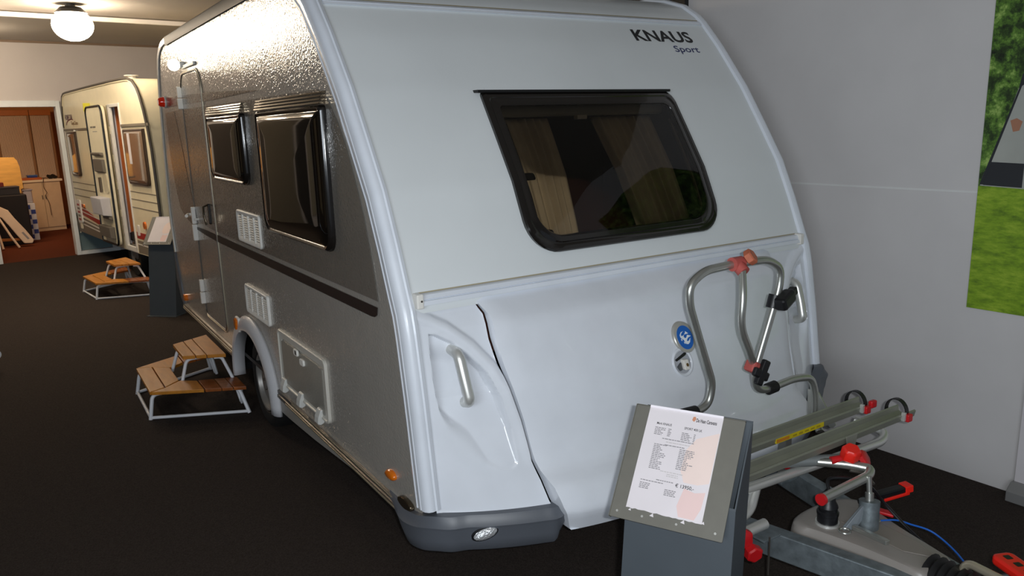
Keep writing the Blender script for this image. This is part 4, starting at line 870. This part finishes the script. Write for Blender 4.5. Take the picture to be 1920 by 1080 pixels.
for k in range(5): prs([(2.39,.59+.055*k),(2.52,.59+.055*k),(2.52,.62+.055*k),(2.39,.62+.055*k)],.02,.023,'vent_slot',M['stripegrey'] if k%2 else M['stripered'],q)
prs(ellipse(2.15,.82,.05,.03,14),0,.02,'side_marker',M['amber']); prs(ellipse(-.86,.77,.045,.045,14),0,.02,'side_marker',M['amber'])
prs(rrect(-.60,.62,-.52,.75,.01),0,.012,'socket_flap',M['white']); prs(rrect(2.40,.46,2.52,.56,.01),0,.015,'water_cap',M['cream'])
# blurred lettering and swoosh
text_obj('HOME CAR','lettering',mat('mauve_print','6b5260',.5),v2,(2.55,2.075,2.10,2.155),lambda a,b,h:V(a,b,.003),bold=.03,world=False)
prs([(2.54,2.02),(2.48,2.055),(2.36,2.082),(2.20,2.09),(2.08,2.082),(2.08,2.072),(2.2,2.078),(2.36,2.066),(2.46,2.040),(2.53,2.00)],0,.003,'swoosh',mat('dark_red_print','7a2a30',.5))
text_obj('TopClass','lettering',mat('brown_print','9a7d5a',.5),v2,(2.22,1.985,1.80,2.055),lambda a,b,h:V(a,b,.003),bold=.02,world=False)
# the open door, swung back against the side (inner face outwards)
D0=.07
dd=pillow(rrect(.165,.425,.965,2.215,(.08,.03,.09,.10)),[(0,D0-.04),(0,D0-.008),(.006,D0)],V).build('open_door',M['creamd'],v2,world=False,smooth=True,label='open entrance door folded back, inner side showing')
m=MB(); o_=rrect(.17,.43,.96,2.21,(.08,.03,.09,.10)); m.tube([V(a,b,D0+.002) for a,b in o_+[o_[0]]],.014,8); m.build('door_seal',M['black'],dd,world=False,smooth=True)
def on_door(a0,b0,a1,b1,d,name,mt,taper=.0,rr=.02):
    m=MB(); m.prism([(0,b0),(d*.9,b0+.02),(d,b1-.01),(d*.96,b1),(0,b1)],a0,a1,lambda p,q,h:V(h,q,D0+p)); return m.build(name,mt,dd,world=False,bevel=.008)
on_door(.35,1.575,.80,1.625,.05,'door_shelf',M['pocketgrey']); on_door(.33,1.36,.78,1.54,.04,'door_pocket',M['pocketgrey']); on_door(.32,.80,.84,1.045,.12,'waste_bin',M['pocketlite']); on_door(.30,.745,.62,.795,.05,'bin_tray',M['pocketgrey']); on_door(.28,.50,.82,.665,.07,'door_pocket',M['pocketgrey'])
prs(rrect(.62,1.10,.68,1.30,.02),D0,D0+.025,'door_lock',M['alud'],dd); prs(rrect(.30,1.10,.50,1.36,.05),D0,D0+.01,'grip_recess',mat('liner_recess','d6cdb2',.5),dd)
for k in range(4): prs([(.82-.07*k,1.955),(.775-.07*k,1.965),(.77-.07*k,1.945),(.80-.07*k,1.935)],D0+.0005,D0+.002,'hook_rail_mark',M['ink'],dd)
prs([(.72,1.89),(.50,1.89),(.50,1.897),(.72,1.897)],D0+.0005,D0+.002,'door_print',M['inkgrey'],dd)
# opening: frame, inner step edge, cupboard edge
m=MB(); fo=[(OY0,OZ0),(OY0,OZ1),(OY1,OZ1),(OY1,OZ0)]
for a0,b0,a1,b1 in ((OY1-.06,OZ0,OY1+.03,OZ1+.02),(OY0-.02,OZ0,OY0+.02,OZ1+.02),(OY0,OZ1-.02,OY1,OZ1+.02),(OY0-.02,OZ0-.03,OY1+.03,OZ0+.03)):
    m.prism([(a0,b0),(a1,b0),(a1,b1),(a0,b1)],-.02,.012,V)
m.build('door_frame',M['white'],v2,world=False,bevel=.004)
m=MB(); m.box(.065,OY1-.012,OZ0,.9,OY1+.0,OZ1); m.build('cupboard_edge',M['orangewood'],v2,world=False)
m=MB(); m.box(.035,OY0-.6,OZ0-.02,.9,OY1+.5,OZ0+.0); m.build('entrance_floor',M['pocketgrey'],v2,world=False)
m=MB(); m.box(.03,OY1+.0,OZ0,.9,OY1+.02,OZ1); m.build('partition',M['pocketlite'],v2,world=False)
m=MB(); m.box(.9,OY0-.6,OZ0,.92,OY1+.5,OZ1); m.build('inner_wall',M['pocketlite'],v2,world=False)
for z in (.55,.9,1.25,1.6,1.95): prs([(.095,z),(.11,z),(.11,z+.26),(.095,z+.26)],0,.02,'hinge_cover',M['stripegrey'])
# roof fittings
m=MB(); m.box(.10,.02,2.47+Z2,.30,.16,2.53+Z2); m.build('roof_vent',M['cream'],v2,world=False,bevel=.02)
m=MB(); m.tube([(.25,-.16,2.47+Z2),(.25,-.16,2.55+Z2)],.05,14); m.tube([(.25,-.16,2.55+Z2),(.25,-.16,2.562+Z2)],.085,14); m.build('roof_cowl',M['white'],v2,world=False,smooth=True)
m=MB(); m.box(.08,.5,2.46+Z2,W2-.1,2.3,2.50+Z2); m.build('roof_box_rail',M['cream'],v2,world=False,bevel=.01)
prs([(1.02,2.16),(.99,2.16),(.99,2.27),(1.02,2.27)],0,.08,'porch_lamp',mat('yellow_lamp','d9d23a',.4))
for yy in (.0,):
    m=MB(); cz=.29; 
    def ring(r,x): return [(x,yy+r*math.cos(2*PI*k/32),cz+r*math.sin(2*PI*k/32)) for k in range(32)]
    m.rings([ring(.18,.22),ring(.28,.22),ring(.29,.18),ring(.29,.08),ring(.28,.05),ring(.19,.05),ring(.17,.08)],True,True); m.build('wheel',M['tyre'],v2,world=False,smooth=True)
    m=MB(); m.rings([ring(.175,.055),ring(.16,.06),ring(.14,.09),ring(.08,.08),ring(.05,.05)],False,True); m.build('rim',M['rim'],v2,world=False,smooth=True)
m=MB(); m.box(.15,.28,0,.22,.34,.36); m.build('corner_steady',M['galv'],v2,world=False)
m=MB(); m.tube([(.4,-1.45,.33),(1.05,-2.2,.36)],0,sq=(.05,.08)); m.tube([(1.7,-1.45,.33),(1.1,-2.2,.36)],0,sq=(.05,.08)); m.tube([(1.08,-2.15,.36),(1.08,-2.5,.36)],.035,10); m.tube([(1.08,-2.3,0),(1.08,-2.3,.5)],.02,8); m.build('drawbar',M['galv'],v2,world=False)
prs([(-1.46,.56),(-1.10,.56),(-1.10,.42),(-1.14,.42),(-1.14,.53),(-1.46,.53)],0,.012,'grab_rail',M['white'])
# ================================================================ POSTER AND PANEL ON THE RIGHT WALL
def printmat(name,ramp,scale,stretch=(1,1,1),detail=8):
    m=bpy.data.materials.new(name); m.use_nodes=True; nt=m.node_tree; b=nt.nodes['Principled BSDF']; b.inputs['Roughness'].default_value=.45
    tc=nt.nodes.new('ShaderNodeTexCoord'); mp=nt.nodes.new('ShaderNodeMapping'); mp.inputs['Scale'].default_value=stretch; nt.links.new(tc.outputs['Object'],mp.inputs[0])
    n=nt.nodes.new('ShaderNodeTexNoise'); n.inputs['Scale'].default_value=scale; n.inputs['Detail'].default_value=detail; n.inputs['Roughness'].default_value=.75; nt.links.new(mp.outputs[0],n.inputs['Vector'])
    r=nt.nodes.new('ShaderNodeValToRGB'); e=r.color_ramp.elements; e[0].position=ramp[0][0]; e[0].color=lin(ramp[0][1]); e[1].position=ramp[-1][0]; e[1].color=lin(ramp[-1][1])
    for p,c in ramp[1:-1]: k=e.new(p); k.color=lin(c)
    nt.links.new(n.outputs['Fac'],r.inputs[0]); nt.links.new(r.outputs[0],b.inputs['Base Color']); return m
M['foliage']=printmat('printed_foliage',[(.33,'0c1408'),(.45,'2c4318'),(.55,'5d8430'),(.66,'a9c66a')],14)
M['lawn']=printmat('printed_lawn',[(.3,'4b6a12'),(.5,'7da01c'),(.7,'a5bf3a')],10,(1,1,3.2))
W=lambda a,b,h:(wx(a)-h,a,b)
po=thing('poster','large garden poster with awning and green lawn on the right wall','poster',(wx(-1.4),-1.4,.92))
PY0,PY1=-1.80,-.606
m=MB(); m.prism([(PY1,.908),(PY0,.908),(PY0,2.78),(PY1,2.78)],.003,.013,W); m.build('poster_panel',mat('poster_edge','9aa08f',.6),po)
m=MB(); m.prism([(PY1-.001,.909),(PY0,.909),(PY0,1.50),(PY1-.001,1.492)],.013,.0136,W); m.build('printed_lawn',M['lawn'],po)
m=MB(); m.prism([(PY1-.001,1.492),(PY0,1.50),(PY0,2.779),(PY1-.001,2.779)],.013,.0136,W); m.build('printed_hedge',M['foliage'],po)
def pp(pts,name,mt,h=.0138): m=MB(); m.prism(pts,h,h+.0004,W); return m.build(name,mt,po)
gt_=mat('printed_grey_canvas','a7a9a2',.5,var=.08,vscale=6); dk=mat('printed_dark_canvas','25272c',.5); 
pp([(-.615,1.495),(-.62,1.53),(-.70,1.80),(-.735,1.93),(-.76,1.985),(-1.5,2.12),(-1.79,2.08),(-1.79,1.49),(-.80,1.487)],'printed_awning',gt_)
pp([(-.735,1.93),(-.745,1.99),(-.90,2.03),(-1.5,2.16),(-1.5,2.10),(-.90,1.985),(-.77,1.955)],'printed_awning_roof',dk,.0143)
pp([(-.618,1.505),(-.65,1.605),(-.79,1.600),(-.79,1.492),(-.63,1.498)],'printed_awning_skirt',dk,.0143)
pp([(-.612,1.50),(-.740,1.94),(-.748,1.94),(-.625,1.50)],'printed_awning_pole',dk,.0148)
pp([(-.83,1.51),(-.855,1.70),(-.90,1.82),(-1.0,1.88),(-1.3,1.90),(-1.3,1.50)],'printed_awning_opening',M['foliage'],.0143)
pp([(-.715,1.79),(-.74,1.80),(-.765,1.785),(-.755,1.745),(-.73,1.74)],'printed_flower_pot',mat('terracotta_print','a8765c',.5),.0143)
m=MB(); wbox(m,-3.2,FZ+.09,-.893,FZ+2.6,.004,.05)
sp=thing('display_panel','pale upright display panel with metal foot rail at the lower right edge','panel',(wx(-2)-.02,-2.0,FZ))
m=MB(); m.add([(wx(y)-t,y,z) for z in (FZ+.08,.86) for (y,t) in ((-3.4,.02),(-.905,.02),(-.905,.045),(-3.4,.045))],[(0,3,2,1),(4,5,6,7),(0,1,5,4),(1,2,6,5),(2,3,7,6),(3,0,4,7)]); m.build('panel_board',mat('panel_pale','d2cdcf',.6),sp,bevel=.002)
m=MB(); m.prism([(0.0,.0),(.10,.0),(.10,.05),(.06,.085),(.0,.085)],-3.4,-.90,lambda a,b,h:(wx(h)-.005-a,h,FZ+b)); m.build('foot_rail',mat('foot_rail_grey','8e8d8c',.4,.3),sp,bevel=.003)
# ================================================================ BACK ROOM
def bthing(name,label,cat,u,o,z=0,group=None): return thing(name,label,cat,bw(u,o,z),0,group)
def bb(par,name,mt,u0,o0,z0,u1,o1,z1,**k): m=MB(); bwbox(m,u0,o0,z0,u1,o1,z1); return m.build(name,mt,par,**k)
CO=4.0
for i,(u0,u1) in enumerate(((-.62,.005),(.035,.66))):
    lab=['pale low cupboard at the left behind the plywood sheet','pale low cupboard on the right of the doorway view'][i]
    t=bthing('low_cupboard',lab,'cupboard',(u0+u1)/2,CO+.2,0,'low cupboards in the back room')
    bb(t,'body',M['chipboard'],u0,CO+.02,0,u1,CO+.5,.955)
    um=(u0+u1)/2
    for a,b in ((u0+.004,um-.003),(um+.003,u1-.004)):
        d=bb(t,'door',M['chipboard'],a,CO,.07,b,CO+.02,.95,bevel=.002)
        bb(d,'handle',M['alud'],(b-.03 if a<um-.1 else a+.02),CO-.02,.62,(b-.02 if a<um-.1 else a+.03),CO,.70)
    bb(t,'plinth',M['chipboard'],u0,CO+.03,0,u1,CO+.05,.07)
t=bthing('worktop','pale worktop lying across both low cupboards','worktop',.0,CO+.2,.957); bb(t,'worktop_board',M['worktop'],-.66,CO-.03,.957,.70,CO+.52,1.0,bevel=.003)
for i,(u0,u1) in enumerate(((-.82,-.215),(-.18,.345),(.38,.72))):
    lab=['tall shutter cabinet at the left edge, mostly dark','tall cabinet with a grey-beige ribbed shutter','tall cabinet with an orange-lit ribbed shutter by the frame'][i]
    t=bthing('tall_cabinet',lab,'cabinet',(u0+u1)/2,CO+.4,1.0,'ribbed shutter cabinets in the back room')
    bb(t,'carcass',M['shutterpost'],u0-.015,CO+.36,1.001,u1+.015,CO+.52,2.33)
    mt=M['shutter'] if i else mat('dark_shutter','4a423c',.5)
    m=MB(); n=int((u1-u0)/.022)
    for k in range(n): bwbox(m,u0+.022*k+.002,CO+.335,1.02,u0+.022*k+.020,CO+.36,2.22)
    m.build('shutter_slats',mt,t,kind='stuff')
    bb(t,'stile',M['shutterpost'],u1-.03,CO+.32,1.01,u1+.013,CO+.359,2.24,bevel=.004); bb(t,'header',mat('orange_header%d'%i,'b06a2c',.5),u0-.013,CO+.31,2.225,u1+.013,CO+.359,2.33,bevel=.004)
def solo(name,label,cat,mt,u0,o0,z0,u1,o1,z1,bev=.006,group=None):
    m=MB(); bwbox(m,u0,o0,z0,u1,o1,z1); return m.build(name,mt,None,label=label,cat=cat,group=group,bevel=bev)
t=bthing('blue_box','blue box lying on the worktop','box',.21,CO+.1,1.0); bb(t,'box_body',M['bluep'],.14,CO+.05,1.045,.30,CO+.2,1.085,bevel=.006); bb(t,'box_lid',mat('blue_lid','3d6fb8',.4),.135,CO+.045,1.075,.305,CO+.205,1.092,bevel=.003)
solo('wooden_tray','orange-brown wooden tray on the worktop under the blue box','tray',M['orangewood'],.0,CO+.0,1.001,.36,CO+.22,1.044)
m=MB(); m.tube([bw(.47+.17*k/10,CO+.12,1.042+.015*math.sin(k*1.3)) for k in range(11)],.03,8,rs=[.018,.03,.032,.036,.034,.037,.034,.036,.032,.03,.02]); m.build('dark_bag',mat('dark_cloth','1c1812',.9),None,label='dark crumpled cloth on the worktop beside the frame',cat='cloth',smooth=True)
m=MB(); m.tube(smooth_path([bw(.40,CO-.01,1.03),bw(.37,CO-.05,.99),bw(.36,CO-.045,.85),bw(.40,CO-.045,.75),bw(.37,CO-.045,.68),bw(.41,CO-.045,.55),bw(.42,CO-.045,.30)],6),.005,6); m.build('hanging_cord',M['blackplastic'],None,label='thin dark cord hanging down the cupboard front',cat='cord',smooth=True)
m=MB(); m.prism([(-1.0,0.0),(-.215,0.0),(-.215,.92),(-.175,.93),(-.175,1.30),(-.20,1.42),(-.24,1.475),(-.5,1.485),(-1.0,1.52)],0,.018,lambda a,b,h:bw(a,2.55+h+.10*b,b)); m.build('plywood_sheet',M['plywood'],None,label='yellow plywood sheet leaning behind the black case',cat='board',bevel=.002)
solo('black_case','large black case standing in the back room','case',M['darkbox'],-1.1,2.12,0,-.225,2.5,.86,.02)
t=bthing('speaker_box','grey-black box on top of the black case','box',-.6,2.3,.861); bb(t,'box_body',mat('grey_black','2d2d33',.6),-1.05,2.15,.861,-.31,2.45,.99,bevel=.008); bb(t,'box_lid',mat('grey_lid','3a3a42',.6),-1.05,2.145,.975,-.305,2.455,1.0,bevel=.004)
solo('red_tin','small dark red tin on top of the grey box','tin',mat('dark_red_tin','6d1c14',.4),-.64,2.2,1.001,-.52,2.32,1.075,.008)
t=bthing('silver_crate','silver plastic crate on the striped case','box',-.12,2.6,.66); bb(t,'crate_body',M['silver'],-.19,2.66,.66,-.05,2.95,.90,bevel=.02); bb(t,'crate_rim',mat('crate_rim','9b98a2',.4),-.2,2.65,.885,-.04,2.96,.905,bevel=.004)
t=bthing('striped_case','blue and white patterned carton beside the black case','carton',-.13,2.7,0); bb(t,'carton_body',mat('white_carton','cfd2da',.5),-.205,2.62,0,-.045,2.98,.658,bevel=.004)
for r_ in range(7):
    for c_ in range(2):
        if (r_+c_)%2==0: bb(t,'blue_square',M['bluep'],-.195+.075*c_,2.616,.03+.088*r_,-.125+.075*c_,2.62,.105+.088*r_)
# folded white chair
t=bthing('folded_chair','folded pale garden chair leaning against the black case','chair',-.55,1.7,0)
pl_=mat('pale_plastic','e0cdb8',.45)
m=MB(); m.prism([(-.80,.66),(-.66,.69),(-.55,.62),(-.48,.48),(-.36,.28),(-.27,.10),(-.30,.05),(-.42,.06),(-.50,.20),(-.58,.36),(-.66,.50),(-.78,.58)],0,.035,lambda a,b,h:bw(a,1.75+.35*b+h,b)); bk=m.build('back_rest',pl_,t,bevel=.012)
m=MB(); m.tube([bw(-.70,1.95,.50),bw(-.60,1.72,.20),bw(-.52,1.6,.015)],.018,8); m.build('leg',pl_,t,smooth=True)
m=MB(); m.tube([bw(-.78,1.95,.50),bw(-.76,1.72,.20),bw(-.75,1.6,.015)],.018,8); m.build('leg',pl_,t,smooth=True)
m=MB(); m.prism([(-.43,.24),(-.40,.25),(-.33,.13),(-.36,.12)],-.002,.0,lambda a,b,h:bw(a,1.75+.35*b+h,b)); m.build('print_mark',M['inkgrey'],bk)
m=MB(); m.prism([(-.85,.12),(-.45,.10),(-.45,.14),(-.85,.17)],0,.02,lambda a,b,h:bw(a,1.9+h,b)); m.build('seat_edge',mat('orange_plastic','c98032',.5),t,bevel=.004)
# ---------------- small item cut by the left edge
t=thing('tube_end','pale round tube end with dark centre and red collar, cut by the left edge','tube',(-1.50,4.68,FZ))
m=MB(); m.tube([(-1.66,4.80,.19),(-1.452,4.63,.19)],.045,18); tb=m.build('tube_body',M['redplastic'],t,smooth=True)
m=MB(); m.tube([(-1.462,4.64,.19),(-1.445,4.60,.19)],.042,20,rs=[.042,.036]); m.build('end_cap',M['whitesteel'],tb,smooth=True)
m=MB(); m.tube([(-1.446,4.602,.19),(-1.443,4.596,.19)],.014,16); m.build('end_hole',M['black'],tb)
m=MB(); m.box(-1.72,4.66,FZ,-1.54,4.86,.145); m.build('tube_rest',M['lampbody'],t,bevel=.01)
